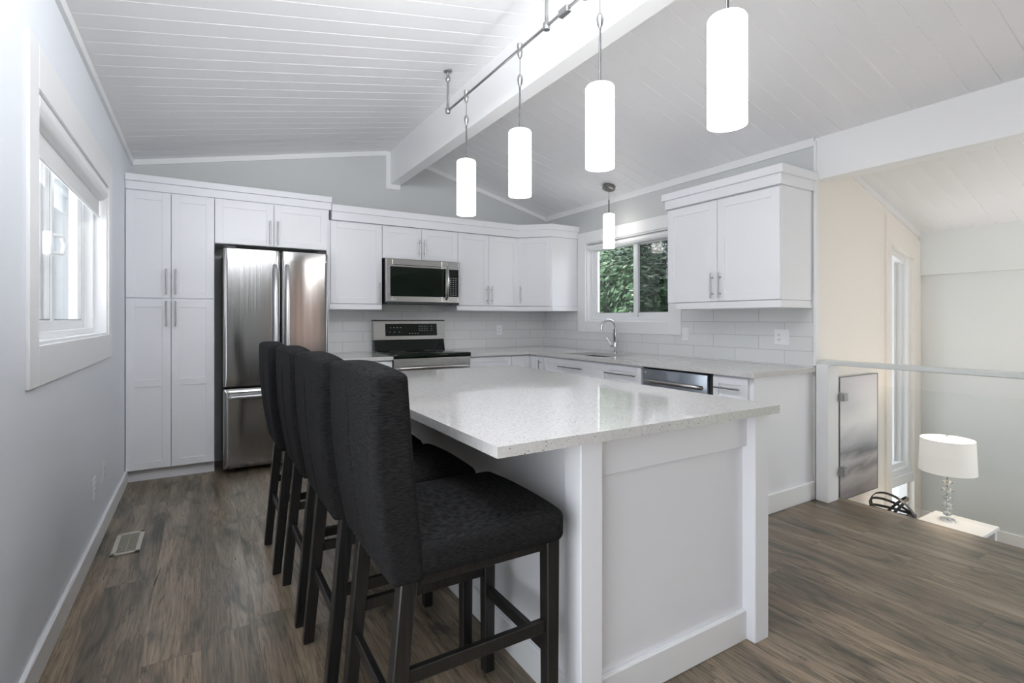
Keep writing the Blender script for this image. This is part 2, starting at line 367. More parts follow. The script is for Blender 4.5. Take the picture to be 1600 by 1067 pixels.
# ---------------------------------------------------------------- room shell
XL, XR, YB, XF, YE = -0.495, 3.64, 5.20, 5.32, 1.945       # left wall, kitchen right wall, back wall, far wall, end wall
XRIDGE, ZR, SL, SR = 1.725, 3.005, 0.2045, 0.262           # ridge and the two slopes
YN = -3.2                                                  # room runs on behind the camera
XEDGE = 3.83; ZLOW = -0.55                                 # landing edge, lower level
def zc(x):
    if x > 3.83: return ZR-SR*(3.83-XRIDGE)-0.325*(x-3.83)
    return ZR-SL*(XRIDGE-x) if x < XRIDGE else ZR-SR*(x-XRIDGE)

bm = BM(); box(bm, (XL-0.02, YN, -0.18), (XEDGE, YB+0.02, 0.0)); struct('floor', bm, M_floor, 'grey brown oak laminate plank floor of the kitchen', 'floor')
bm = BM(); box(bm, (XEDGE, YN, ZLOW-0.1), (XF+0.1, YE, ZLOW)); struct('floor_lower', bm, M_floor, 'wood floor of the sunken room below the glass railing', 'floor')
bm = BM(); box(bm, (XEDGE-0.08, YN, ZLOW), (XEDGE+0.0, YE, -0.19)); struct('wall_riser', bm, M_trim, 'white riser wall under the landing edge', 'wall')

def holed_wall(bm, f, u0, u1, ztop, t, holes):             # vertical wall in frame f, thickness t backwards, holes (u0,u1,z0,z1)
    us = sorted({u0, u1, *[h[0] for h in holes], *[h[1] for h in holes]})
    for a, b in zip(us, us[1:]):
        mid = (a+b)/2; hs = [h for h in holes if h[0] < mid < h[1]]
        segs = []; z = ZLOW if f is FLOW else 0.0
        for h in sorted(hs, key=lambda q: q[2]): segs.append((z, h[2], h[2])); z = h[3]
        for z0, z1a, z1b in segs: hexa(bm, [f(a, 0, z0), f(b, 0, z0), f(b, -t, z0), f(a, -t, z0), f(a, 0, z1a), f(b, 0, z1b), f(b, -t, z1b), f(a, -t, z1a)])
        ta, tb = ztop(a), ztop(b)
        hexa(bm, [f(a, 0, z), f(b, 0, z), f(b, -t, z), f(a, -t, z), f(a, 0, ta), f(b, 0, tb), f(b, -t, tb), f(a, -t, ta)])
FLEFT = Fr((XL, 0, 0), (0, 1, 0), (1, 0, 0)); FRIGHT = Fr((XR, 0, 0), (0, 1, 0), (-1, 0, 0)); FBACK = Fr((0, YB, 0), (1, 0, 0), (0, -1, 0))
FLOW = Fr((0, YE, 0), (1, 0, 0), (0, -1, 0)); FFAR = Fr((XF, 0, 0), (0, 1, 0), (-1, 0, 0))
WL = (2.378, 3.955, 1.157, 2.055)           # left window opening
WK = (3.235, 4.408, 1.228, 2.085)           # kitchen window opening
bm = BM(); holed_wall(bm, FLEFT, YN, YB+0.2, lambda y: zc(XL)+0.05, 0.18, [(-0.5, 1.2, 0.05, 2.2), WL]); struct('wall_left', bm, M_wall_lit, 'pale grey left wall with the sliding window', 'wall')  # large unseen opening beside the camera is added to let daylight in
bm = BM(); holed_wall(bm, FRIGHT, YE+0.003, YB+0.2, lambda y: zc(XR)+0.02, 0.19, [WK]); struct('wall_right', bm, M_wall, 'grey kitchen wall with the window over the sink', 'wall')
bm = BM()
for a, b in ((XL, XRIDGE), (XRIDGE, XR)): hexa(bm, [(a, YB, 0), (b, YB, 0), (b, YB+.18, 0), (a, YB+.18, 0), (a, YB, zc(a)), (b, YB, zc(b)), (b, YB+.18, zc(b)), (a, YB+.18, zc(a))])
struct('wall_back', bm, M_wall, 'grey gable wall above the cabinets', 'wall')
# end wall of the lower room with the tall sloped window
TW = (4.735, 5.135)                         # tall window opening, left and right
TZL, TZR = 1.86, 1.755                      # its sloped head
TM0, TM1, TB = -0.115, 0.015, -0.45         # middle rail, bottom
bm = BM(); t = 0.16
def lowtop(x): return zc(x)+0.02
for a, b in ((XR+0.001, TW[0]), (TW[1], XF+0.1)):
    hexa(bm, [(a, YE, ZLOW), (b, YE, ZLOW), (b, YE+t, ZLOW), (a, YE+t, ZLOW), (a, YE, lowtop(a)), (b, YE, lowtop(b)), (b, YE+t, lowtop(b)), (a, YE+t, lowtop(a))])
a, b = TW
hexa(bm, [(a, YE, TZL), (b, YE, TZR), (b, YE+t, TZR), (a, YE+t, TZL), (a, YE, lowtop(a)), (b, YE, lowtop(b)), (b, YE+t, lowtop(b)), (a, YE+t, lowtop(a))])
hexa(bm, [(a, YE, ZLOW), (b, YE, ZLOW), (b, YE+t, ZLOW), (a, YE+t, ZLOW), (a, YE, TB), (b, YE, TB), (b, YE+t, TB), (a, YE+t, TB)])
struct('wall_end', bm, M_cream, 'cream end wall of the sunken room', 'wall')
bm = BM()
for a, b, z0 in ((XL, 1.5, 0), (1.5, 2.62, 2.25), (2.62, XEDGE, 0), (XEDGE, XF+.1, ZLOW)): hexa(bm, [(a, YN-.15, z0), (b, YN-.15, z0), (b, YN, z0), (a, YN, z0), (a, YN-.15, zc(a)+.02), (b, YN-.15, zc(b)+.02), (b, YN, zc(b)+.02), (a, YN, zc(a)+.02)])
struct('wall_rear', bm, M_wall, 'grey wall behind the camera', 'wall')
bm = BM(); box(bm, (-1.45, YN-.3, 2.42), (XL-.19, YB+.4, 2.50)); struct('added_eave', bm, M_trim, 'unseen roof overhang added outside the left wall to block the sun', 'roof')  # slab added to keep direct sun out of the left windows
bm = BM(); n = 160; cu = []
for k in range(n+1):
    x = 1.46+1.20*k/n; y = YN+.12+.055*math.sin(k*0.24)+.012*math.sin(k*1.1+1); cu.append((bm.verts.new((x, y, 0.02)), bm.verts.new((x, y, 2.30))))
for p, q in zip(cu, cu[1:]): bm.faces.new([p[0], q[0], q[1], p[1]])
bmesh.ops.solidify(bm, geom=list(bm.faces), thickness=0.003)
tag(obj('curtain', bm, M_curtain, None, 60), 'pale beige curtain behind the camera, mirrored in the right refrigerator door', 'curtain')
bm = BM()
for p, q in (((XF, .35, ZLOW), (XF+.1, YE, 2.1)), ((XF, YN, ZLOW), (XF+.1, -2.35, 2.1)), ((XF, -2.35, 1.8), (XF+.1, .35, 2.1)), ((XF, -2.35, ZLOW), (XF+.1, .35, -.3))): box(bm, p, q)  # unseen gap in the far wall, added to light the lower room
struct('wall_far', bm, M_far, 'pale wall behind the table lamp', 'wall')
bm = BM(); box(bm, (XF-0.06, YN, 1.625), (XF, YE-0.005, 2.06)); struct('trim_1', bm, M_far, 'pale header band at the top of the far wall', 'trim')

# plank ceiling with real V grooves, boards running down the slopes
def plank_ceiling(name, xa, xb, y0, y1, label, pitch=0.133, gw=0.004, gd=0.004):
    bm = BM(); prof = []; y = y1
    while y > y0:
        prof += [(y, 0), (y-pitch+2*gw, 0), (y-pitch+gw, gd)]; y -= pitch
    prof.append((y, 0))
    A = [bm.verts.new((xa, p[0], zc(xa)+p[1])) for p in prof]; B = [bm.verts.new((xb, p[0], zc(xb)+p[1])) for p in prof]
    A2 = [bm.verts.new((xa, prof[i][0], zc(xa)+0.1)) for i in (0, -1)]; B2 = [bm.verts.new((xb, prof[i][0], zc(xb)+0.1)) for i in (0, -1)]
    for i in range(len(prof)-1): bm.faces.new([A[i], A[i+1], B[i+1], B[i]])
    bm.faces.new([A2[0], A2[1], B2[1], B2[0]])
    bm.faces.new([A[0], B[0], B2[0], A2[0]]); bm.faces.new([A[-1], A2[1], B2[1], B[-1]])
    return struct(name, bm, M_ceil, label, 'ceiling')
plank_ceiling('ceiling_left', XL-0.02, XRIDGE, YN, YB+0.02, 'white plank ceiling sloping down to the left wall')
plank_ceiling('ceiling_right', XRIDGE, XR+0.2, YN, YB+0.02, 'white plank ceiling sloping down to the sink wall')
plank_ceiling('ceiling_lower', XR+0.2, XF+0.1, YN, YE+0.02, 'white plank ceiling over the sunken room')

BX0, BX1, BZ = 1.672, 1.778, 2.65
bm = BM(); prism(bm, [(BX0, BZ), (BX1, BZ), (BX1, zc(BX1)+0.03), (XRIDGE, ZR+0.03), (BX0, zc(BX0)+0.03)], 'y', YN, YB-0.001); struct('beam_ridge', bm, M_trim, 'white ridge beam along the peak of the ceiling', 'beam')
bm = BM(); prism(bm, [(XR, 2.215), (XR+0.14, 2.215), (XR+0.14, zc(XR+0.14)+0.02), (XR, zc(XR)+0.02)], 'y', YN, YE-0.002); struct('beam_eave', bm, M_trim, 'white beam above the glass railing', 'beam')
# ceiling mouldings
tw, th = 0.018, 0.045
def slope_trim(n, x0, x1, y, label, s=-1):
    bm = BM(); hexa(bm, [(x0, y+s*tw, zc(x0)-th), (x1, y+s*tw, zc(x1)-th), (x1, y, zc(x1)-th), (x0, y, zc(x0)-th), (x0, y+s*tw, zc(x0)), (x1, y+s*tw, zc(x1)), (x1, y, zc(x1)), (x0, y, zc(x0))])
    struct(n, bm, M_trim, label, 'trim')
slope_trim('trim_2', XL, BX0-0.045, YB, 'white ceiling moulding on the gable wall left of the beam')
slope_trim('trim_3', BX1, XR, YB, 'white ceiling moulding on the gable wall right of the beam')
slope_trim('trim_4', XR+0.145, XF-0.0, YE, 'white sloping ceiling moulding above the tall window')
bm = BM(); box(bm, (XL, YN, zc(XL)-th), (XL+tw, YB-tw, zc(XL)+0.004)); struct('trim_5', bm, M_trim, 'white ceiling moulding along the left wall', 'trim')
bm = BM(); box(bm, (XR-tw, YE, zc(XR)-th-0.008), (XR, YB-tw, zc(XR)+0.004)); struct('trim_6', bm, M_trim, 'white ceiling moulding along the sink wall', 'trim')
bm = BM(); box(bm, (BX0-0.045, YB-tw, BZ-0.05), (BX0, YB, zc(BX0-0.045))); box(bm, (BX0, YB-tw, BZ-0.05), (BX1, YB, BZ)); struct('trim_7', bm, M_trim, 'white boxed trim around the beam end on the gable wall', 'trim')
bm = BM(); box(bm, (XR-0.014, YE-0.014, 0.93), (XR+0.03, YE, zc(XR)-0.02)); struct('trim_8', bm, M_trim, 'white corner trim at the end of the sink wall', 'trim')
# baseboards
bm = BM(); box(bm, (XL, YN, 0), (XL+0.016, 4.84, 0.105), bev=0.004); struct('baseboard_left', bm, M_trim, 'white baseboard along the left wall', 'baseboard')
bm = BM(); box(bm, (XF-0.016, YN, ZLOW), (XF, YE, ZLOW+0.155), bev=0.004); struct('baseboard_far', bm, M_trim, 'white baseboard below the lamp wall', 'baseboard')
bm = BM(); box(bm, (XEDGE, YE-0.016, ZLOW), (4.64, YE, ZLOW+0.155), bev=0.004); struct('baseboard_end', bm, M_trim, 'white baseboard under the grey painting', 'baseboard')

# ---------------------------------------------------------------- windows
def casing(bm, f, h, wd, depth=0.02):
    u0, u1, z0, z1 = h
    box(bm, (u0-wd[0], 0, z0-wd[2]), (u0, depth, z1+wd[3]), f, 0.002); box(bm, (u1, 0, z0-wd[2]), (u1+wd[1], depth, z1+wd[3]), f, 0.002)
    box(bm, (u0, 0, z0-wd[2]), (u1, depth, z0), f, 0.002); box(bm, (u0, 0, z1), (u1, depth, z1+wd[3]), f, 0.002)
def liner(bm, f, h, t, d):
    u0, u1, z0, z1 = h
    box(bm, (u0, -d, z0), (u0+t, 0.0, z1), f); box(bm, (u1-t, -d, z0), (u1, 0.0, z1), f)
    box(bm, (u0+t, -d, z0), (u1-t, 0.0, z0+t), f); box(bm, (u0+t, -d, z1-t), (u1-t, 0.0, z1), f)
def ring(bm, f, u0, u1, z0, z1, t, w0, w1, b=0.003):
    box(bm, (u0, w0, z0), (u0+t, w1, z1), f, b); box(bm, (u1-t, w0, z0), (u1, w1, z1), f, b)
    box(bm, (u0+t, w0, z0), (u1-t, w1, z0+t), f, b); box(bm, (u0+t, w0, z1-t), (u1-t, w1, z1), f, b)
def slider(name, f, h, label, wd, split, near_first, cd=0.02):
    t = thing(name, label, 'window', f((h[0]+h[1])/2, 0, h[2])); t['kind'] = 'structure'
    bm = BM(); casing(bm, f, h, wd, cd); obj('casing', bm, M_trim, t)
    bm = BM(); liner(bm, f, h, 0.012, 0.15); ring(bm, f, h[0]+.012, h[1]-.012, h[2]+.012, h[3]-.012, 0.03, -0.14, -0.06); obj('frame', bm, M_vinyl, t)
    a0, a1, z0, z1 = h[0]+.042, h[1]-.042, h[2]+.042, h[3]-.042
    for (u0, u1, w) in ((a0, split+0.03, -0.082 if near_first else -0.115), (split-0.03, a1, -0.115 if near_first else -0.082)):
        bm = BM(); ring(bm, f, u0, u1, z0, z1, 0.045, w-0.014, w+0.014); s = obj('sash', bm, M_vinyl, t)
        bm = BM(); ring(bm, f, u0+.045, u1-.045, z0+.045, z1-.045, 0.006, w-0.008, w+0.008, 0); obj('spacer', bm, M_spacer, s)
        bm = BM(); box(bm, (u0+.044, w-0.003, z0+.044), (u1-.044, w+0.003, z1-.044), f); obj('pane', bm, M_pane, s)
    return t
wl = slider('window_1', FLEFT, WL, 'white sliding window in the left wall under a roller blind', (0.118, 0.125, 0.142, 0.155), 2.98, True, 0.012)
bm = BM(); box(bm, (2.83, -0.072, 1.52), (2.865, -0.040, 1.62), FLEFT, 0.006)
tube(bm, [FLEFT(2.85, -0.045, 1.605), FLEFT(2.89, -0.02, 1.605), FLEFT(2.905, -0.015, 1.57), FLEFT(2.89, -0.02, 1.53), FLEFT(2.85, -0.045, 1.53)], 0.008, 8)
obj('latch', bm, M_vinyl, wl, 40)
kw = slider('window_2', FRIGHT, WK, 'white sliding window over the sink showing a leafy tree', (0.145, 0.13, 0.12, 0.12), 3.745, False)

bm = BM(); box(bm, (WK[0]+.05, -0.139, WK[2]+.05), (3.76, -0.1375, WK[3]-.05), FRIGHT); obj('insect_screen', bm, M_screen, kw)
def blind(name, f, u0, u1, ztop, drop, r, label):
    t = thing(name, label, 'roller blind', f((u0+u1)/2, -0.04, ztop))
    bm = BM(); prof = [(-0.055, ztop), (0.008, ztop), (0.012, ztop-0.02), (0.008, ztop-r*1.3), (-0.02, ztop-r*1.9), (-0.055, ztop-r*1.9)]
    A = [bm.verts.new(f(u0, w, z)) for w, z in prof]; B = [bm.verts.new(f(u1, w, z)) for w, z in prof]; n = len(prof)
    bm.faces.new(A); bm.faces.new(B[::-1])
    for i in range(n): bm.faces.new([A[i], A[(i+1) % n], B[(i+1) % n], B[i]])
    bmesh.ops.bevel(bm, geom=list(bm.edges), offset=0.006, segments=2, affect='EDGES'); obj('cassette', bm, M_plastic, t, 50)
    if drop:
        bm = BM(); box(bm, (u0+0.015, -0.036, ztop-drop), (u1-0.015, -0.034, ztop-0.03), f); sh = obj('shade_cloth', bm, M_blind, t)
        bm = BM(); box(bm, (u0+0.015, -0.041, ztop-drop-0.016), (u1-0.015, -0.029, ztop-drop), f, 0.004); obj('hem_bar', bm, M_plastic, sh)
    return t
rb = blind('roller_blind', FLEFT, WL[0]+.014, WL[1]-.014, WL[3]-.014, 0.165, 0.04, 'white roller blind partly lowered in the left wall window')
bm = BM()
for k in range(40): 
    z = 2.0-0.02*k; bmesh.ops.create_icosphere(bm, subdivisions=1, radius=0.004, matrix=Matrix.Translation(FLEFT(2.42, -0.03, z)))
tube(bm, [FLEFT(2.42, -0.03, 2.0), FLEFT(2.42, -0.03, 1.2)], 0.0012, 6); obj('bead_chain', bm, M_plastic, rb)
blind('roller_blind', FRIGHT, WK[0]+.014, WK[1]-.014, WK[3]-.03, 0, 0.028, 'white rolled up blind cassette at the top of the sink window')

# tall window of the lower room
tw3 = thing('window_3', 'tall narrow window with sloped head in the cream wall', 'window', (4.93, YE, -0.45)); tw3['kind'] = 'structure'
bm = BM(); y0 = YE-0.02
def zh(x): return TZL+(TZR-TZL)*(x-TW[0])/(TW[1]-TW[0])
def quad_prism(bm, p, ya, yb): hexa(bm, [(x, ya, z) for x, z in p]+[(x, yb, z) for x, z in p])
quad_prism(bm, [(TW[0]-.085, ZLOW), (TW[0], ZLOW), (TW[0], zh(TW[0])), (TW[0]-.085, zh(TW[0]-.085)+.21)], y0, YE)
quad_prism(bm, [(TW[1], ZLOW), (TW[1]+.12, ZLOW), (TW[1]+.12, zh(TW[1]+.12)+.19), (TW[1], zh(TW[1]))], y0, YE)
quad_prism(bm, [(TW[0], zh(TW[0])), (TW[1], zh(TW[1])), (TW[1]+.12, zh(TW[1]+.12)+.19), (TW[0]-.085, zh(TW[0]-.085)+.21)], y0, YE)
obj('casing', bm, M_cream, tw3)
bm = BM(); ft = 0.05
quad_prism(bm, [(TW[0], TM1), (TW[0]+.02, TM1), (TW[0]+.02, zh(TW[0]+.02)), (TW[0], zh(TW[0]))], YE+.02, YE+.10)
for k, (d0, ya) in enumerate(((0.0, YE+0.01), (0.035, YE+0.05), (0.07, YE+0.08))):
    quad_prism(bm, [(TW[1]-.045-d0, TM1), (TW[1]-d0, TM1), (TW[1]-d0, zh(TW[1]-d0)), (TW[1]-.045-d0, zh(TW[1]-.045-d0))], ya, YE+.12)
quad_prism(bm, [(TW[0], zh(TW[0])-ft), (TW[1], zh(TW[1])-ft), (TW[1], zh(TW[1])), (TW[0], zh(TW[0]))], YE+.03, YE+.10)
box(bm, (TW[0], YE-.015, TM0), (TW[1], YE+.12, TM1-0.05), bev=0.004); box(bm, (TW[0], YE+.0, TM1-0.05), (TW[1], YE+.12, TM1), bev=0.004); box(bm, (TW[0], YE+.03, TM1), (TW[1], YE+.12, TM1+.035), bev=0.004)
box(bm, (TW[0], YE+.02, TB), (TW[0]+.02, YE+.1, TM0)); box(bm, (TW[1]-.03, YE+.02, TB), (TW[1], YE+.1, TM0)); box(bm, (TW[0], YE+.02, TB), (TW[1], YE+.1, TB+.05))
obj('frame', bm, M_vinyl, tw3)
bm = BM(); quad_prism(bm, [(TW[0]+.02, TM1+.03), (TW[1]-.1, TM1+.03), (TW[1]-.1, zh(TW[1]-.1)-ft), (TW[0]+.02, zh(TW[0]+.02)-ft)], YE+.07, YE+.076); obj('pane', bm, M_pane, tw3)
bm = BM(); box(bm, (TW[0]+.02, YE+.06, TB+.05), (TW[1]-.03, YE+.066, TM0)); obj('pane', bm, M_pane, tw3)

# ---------------------------------------------------------------- cabinets
HB = 0.0058
def handle(f, u, z, length, vertical, parent, w=0.02):
    bm = BM(); h = length/2
    A, B = (f(u, w+0.032, z-h), f(u, w+0.032, z+h)) if vertical else (f(u-h, w+0.032, z), f(u+h, w+0.032, z))
    tube(bm, [A, B], HB, 10)
    for s in (-1, 1):
        q = h*0.62*s
        p0, p1 = (f(u, w-0.001, z+q), f(u, w+0.032, z+q)) if vertical else (f(u+q, w-0.001, z), f(u+q, w+0.032, z))
        tube(bm, [p0, p1], 0.0045, 8)
    return obj('handle', bm, M_nickel, parent, 50)
def shaker(name, f, u0, u1, z0, z1, parent, fw=0.057, mids=(), g=0.0022, hd=None, th=0.02, rec=0.007):
    bm = BM(); a, b, c, d = u0+g, u1-g, z0+g, z1-g*4; bv = 0.0012
    box(bm, (a, 0, c), (a+fw, th, d), f, bv); box(bm, (b-fw, 0, c), (b, th, d), f, bv)
    box(bm, (a+fw, 0, c), (b-fw, th, c+fw), f, bv); box(bm, (a+fw, 0, d-fw), (b-fw, th, d), f, bv)
    for m0, m1 in mids: box(bm, (a+fw, 0, m0), (b-fw, th, m1), f, bv)
    box(bm, (a+fw-.002, 0, c+fw-.002), (b-fw+.002, th-rec, d-fw+.002), f)
    o = obj(name, bm, M_cab, parent)
    if hd: handle(f, hd[0], hd[1], hd[2], hd[3], o)
    return o
def carcass(bm, f, u0, u1, dep, z0, z1): box(bm, (u0, -dep, z0), (u1, -0.001, z1), f)
def crown(bm, f, u0, u1, z0, h, dep, proj=0.035):          # stepped flat crown
    box(bm, (u0, -dep, z0), (u1, proj*0.45, z0+h*0.56), f, 0.003); box(bm, (u0, -dep, z0+h*0.56), (u1, proj, z0+h), f, 0.003)

YP = 4.82; FP = Fr((0, YP, 0), (1, 0, 0), (0, -1, 0)); DP = YB-YP-0.001    # pantry wall face
pan = thing('pantry_cabinet', 'tall white four door pantry cabinet in the left corner', 'cabinet', (-0.2, YP, 0))
PX0, PX1 = XL+0.003, 0.089; PM = -0.204
bm = BM(); carcass(bm, FP, PX0, PX1, DP, 0.095, 2.236); obj('body', bm, M_cab, pan)
bm = BM(); box(bm, (PX0, -DP, 0), (PX1, -0.05, 0.095), FP); obj('toe_kick', bm, M_cab, pan)
shaker('door', FP, PX0, PM, 1.413, 2.233, pan, hd=(PM-0.03, 1.54, 0.20, True)); shaker('door', FP, PM, PX1, 1.413, 2.233, pan, hd=(PM+0.03, 1.54, 0.20, True))
shaker('door', FP, PX0, PM, 0.097, 1.409, pan, mids=((0.73, 0.785),), hd=(PM-0.03, 1.292, 0.20, True)); shaker('door', FP, PM, PX1, 0.097, 1.409, pan, mids=((0.73, 0.785),), hd=(PM+0.03, 1.292, 0.20, True))
FC0, FC1, FCM = 0.091, 0.985, 0.529
frc = thing('fridge_cabinet', 'white two door cabinet above the refrigerator', 'cabinet', (0.53, YP, 1.87))
bm = BM(); carcass(bm, FP, FC0, FC1-0.02, DP, 1.868, 2.236); obj('body', bm, M_cab, frc)
bm = BM(); box(bm, (FC1-0.02, -DP, 0), (FC1, 0.0, 2.236), FP); obj('side_panel', bm, M_cab, frc)
shaker('door', FP, FC0, FCM, 1.868, 2.233, frc, hd=(FCM-0.03, 1.985, 0.20, True)); shaker('door', FP, FCM, FC1-0.018, 1.868, 2.233, frc, hd=(FCM+0.03, 1.985, 0.20, True))
bm = BM(); crown(bm, FP, XL+0.002, FC1+0.02, 2.237, 0.115, DP); tag(obj('crown_moulding', bm, M_cab), 'white crown moulding over the pantry and refrigerator', 'moulding')

# wall cabinets along the back
YU = 4.84; FU = Fr((0, YU, 0), (1, 0, 0), (0, -1, 0)); DU = YB-YU-0.001
UZ0, UZ1, LR = 1.393, 2.152, 0.052
def light_rail(f, u0, u1, dep, parent, ext=0.004):
    bm = BM(); box(bm, (u0, -dep, UZ0-LR), (u1, 0.012, UZ0-0.002), f, 0.002); obj('light_rail', bm, M_cab, parent)
c1 = thing('wall_cabinet', 'white single door wall cabinet between refrigerator and microwave', 'cabinet', (1.24, YU, UZ0))
bm = BM(); carcass(bm, FU, 0.99, 1.474, DU, UZ0, UZ1); obj('body', bm, M_cab, c1); light_rail(FU, 0.99, 1.474, DU, c1)
shaker('door', FU, 1.0, 1.474, UZ0, UZ1, c1, hd=(1.444, 1.50, 0.19, True))
c2 = thing('wall_cabinet', 'short white two door wall cabinet above the microwave', 'cabinet', (1.87, YU, 1.84))
bm = BM(); carcass(bm, FU, 1.476, 2.268, DU, 1.835, UZ1); obj('body', bm, M_cab, c2)
shaker('door', FU, 1.476, 1.872, 1.835, UZ1, c2, hd=(1.846, 1.955, 0.165, True)); shaker('door', FU, 1.872, 2.268, 1.835, UZ1, c2, hd=(1.898, 1.955, 0.165, True))
c3 = thing('wall_cabinet', 'white two door wall cabinet right of the microwave', 'cabinet', (2.63, YU, UZ0))
DX = 3.005
bm = BM(); carcass(bm, FU, 2.27, DX-.001, DU, UZ0, UZ1); obj('body', bm, M_cab, c3); light_rail(FU, 2.262, DX-.001, DU, c3)
shaker('door', FU, 2.27, 2.635, UZ0, UZ1, c3, hd=(2.608, 1.508, 0.19, True)); shaker('door', FU, 2.635, DX-.002, UZ0, UZ1, c3, hd=(2.662, 1.508, 0.19, True))
DE = (3.285, 4.565)                          # far corner of the diagonal door
dv = Vector((DE[0]-DX, DE[1]-YU, 0)); dl = dv.length; du = dv.normalized(); dw = Vector((du.y, -du.x, 0))
FD = Fr((DX, YU, 0), du, dw)
c4 = thing('corner_wall_cabinet', 'white diagonal corner wall cabinet between stove and sink walls', 'cabinet', (3.3, 4.9, UZ0))
def corner(bm, z0, z1, o=0.0, top=0.0):
    p = [(DX, YU), (DE[0], DE[1]), (XR-.001, DE[1]), (XR-.001, YB-.001), (DX, YB-.001)]
    if o:
        p = [(DX+0.0, YU-o), (DE[0]-o*0.25, DE[1]-o), (XR-.001, DE[1]-o), (XR-.001, YB-.001), (DX, YB-.001)]
    prism(bm, p, 'z', z0, z1)
bm = BM(); corner(bm, UZ0, UZ1); obj('body', bm, M_cab, c4)
bm = BM(); corner(bm, UZ0-LR, UZ0-.002, 0.012); obj('light_rail', bm, M_cab, c4)
shaker('door', FD, 0.004, dl-0.012, UZ0, UZ1, c4, hd=(0.045, 1.52, 0.19, True), th=0.018)
bm = BM(); CZ = UZ1+0.002; CH = 0.135
for z0, z1, o in ((CZ, CZ+CH*.56, 0.016), (CZ+CH*.56, CZ+CH, 0.035)):
    prism(bm, [(1.008, YU-o-.02), (DX-o*0.3, YU-o-.02), (DE[0]-o*.4-.008, DE[1]-o), (XR-.002, DE[1]-o), (XR-.002, YB-.002), (1.008, YB-.002)], 'z', z0, z1)
tag(obj('crown_moulding', bm, M_cab), 'white crown moulding over the stove wall cabinets', 'moulding')

# right wall cabinet
XU = 3.265; FX = Fr((XU, 0, 0), (0, 1, 0), (-1, 0, 0)); DUX = XR-XU-.001
RY0, RY1, RYM = 1.955, 2.905, 2.436
RZ0, RZ1 = 1.38, 2.135
c5 = thing('wall_cabinet', 'white two door wall cabinet right of the sink window', 'cabinet', (XU, 2.43, RZ0))
bm = BM(); carcass(bm, FX, RY0, RY1, DUX, RZ0, RZ1); obj('body', bm, M_cab, c5)
bm = BM(); box(bm, (RY0-.0, -DUX, RZ0-LR), (RY1-.08, 0.012, RZ0-.002), FX, 0.002); obj('light_rail', bm, M_cab, c5)
shaker('door', FX, RY0+.002, RYM, RZ0, RZ1, c5, hd=(RYM-.03, 1.497, 0.19, True), fw=0.06); shaker('door', FX, RYM, RY1, RZ0, RZ1, c5, hd=(RYM+.035, 1.497, 0.19, True), fw=0.06)
bm = BM()
for z0, z1, o in ((RZ1+.002, RZ1+.072, 0.016), (RZ1+.072, RZ1+.128, 0.035)): box(bm, (XU-o-.02, RY0-o, z0), (XR-.002, RY1+o, z1), bev=0.003)
tag(obj('crown_moulding', bm, M_cab), 'white crown moulding over the right wall cabinet', 'moulding')

# tiles
bm = BM(); box(bm, (0.99, YB-.009, 0.915), (XR-.0005, YB-.0005, 1.84)); struct('trim_9', bm, M_tileX, 'white subway tile backsplash behind the stove', 'backsplash')
bm = BM()
for y0, y1, z0, z1 in ((YE+.002, WK[0]-.131, 0.915, 1.42), (WK[0]-.131, WK[1]+.146, 0.915, WK[2]-.121), (WK[1]+.146, YB-.01, 0.915, 2.28)): box(bm, (XR-.009, y0, z0), (XR-.0005, y1, z1))
struct('trim_10', bm, M_tileY, 'white subway tile backsplash along the sink wall', 'backsplash')

# base cabinets
BZ0, BZ1 = 0.10, 0.882
YBF = 4.51; FBB = Fr((0, YBF, 0), (1, 0, 0), (0, -1, 0)); DB = YB-YBF-.01
XBF = 2.965; FBR = Fr((XBF, 0, 0), (0, 1, 0), (-1, 0, 0)); DBR = XR-XBF-.01
def base_unit(name, label, f, u0, u1, dep, fronts):
    t = thing(name, label, 'cabinet', f((u0+u1)/2, 0, 0))
    bm = BM()
    if 'sink' in label and 'wide' in label:
        for q, r in (((u0, -dep, BZ0), (u0+.016, -.001, BZ1)), ((u1-.016, -dep, BZ0), (u1, -.001, BZ1)), ((u0+.016, -dep, BZ0), (u1-.016, -.001, BZ0+.016)), ((u0+.016, -.02, BZ0+.016), (u1-.016, -.001, BZ1))): box(bm, q, r, f)
    else: carcass(bm, f, u0, u1, dep, BZ0, BZ1)
    obj('body', bm, M_cab, t)
    bm = BM(); box(bm, (u0, -dep, 0), (u1, -0.05, BZ0), f); obj('toe_kick', bm, M_cab, t)
    for fr in fronts:
        k, a, b, z0, z1, hd = fr; shaker(k, f, a, b, z0, z1, t, fw=0.045, hd=hd)
    return t
base_unit('base_cabinet', 'narrow white base cabinet between refrigerator and stove', FBB, 0.99, 1.468, DB, [('drawer', 0.99, 1.468, 0.72, BZ1-.005, (1.23, 0.80, 0.16, False)), ('door', 0.99, 1.468, BZ0, 0.716, (1.43, 0.6, 0.16, True))])
base_unit('base_cabinet', 'white drawer base cabinet right of the stove', FBB, 2.245, 2.72, DB, [('drawer', 2.245, 2.72, 0.70, BZ1-.005, (2.49, 0.775, 0.36, False)), ('drawer', 2.245, 2.72, 0.41, 0.696, (2.49, 0.56, 0.36, False)), ('drawer', 2.245, 2.72, BZ0, 0.406, (2.49, 0.26, 0.36, False))])
base_unit('base_cabinet', 'blind corner white base cabinet left of the sink run', FBB, 2.722, XR-.012, DB, [('drawer', 2.722, 2.94, 0.70, BZ1-.005, None), ('door', 2.722, 2.94, BZ0, 0.696, None)])
base_unit('base_cabinet', 'narrow white base cabinet with upright handle in the corner', FBR, 4.245, 4.508, DBR, [('door', 4.245, 4.485, BZ0, BZ1-.005, (4.285, 0.76, 0.16, True))])
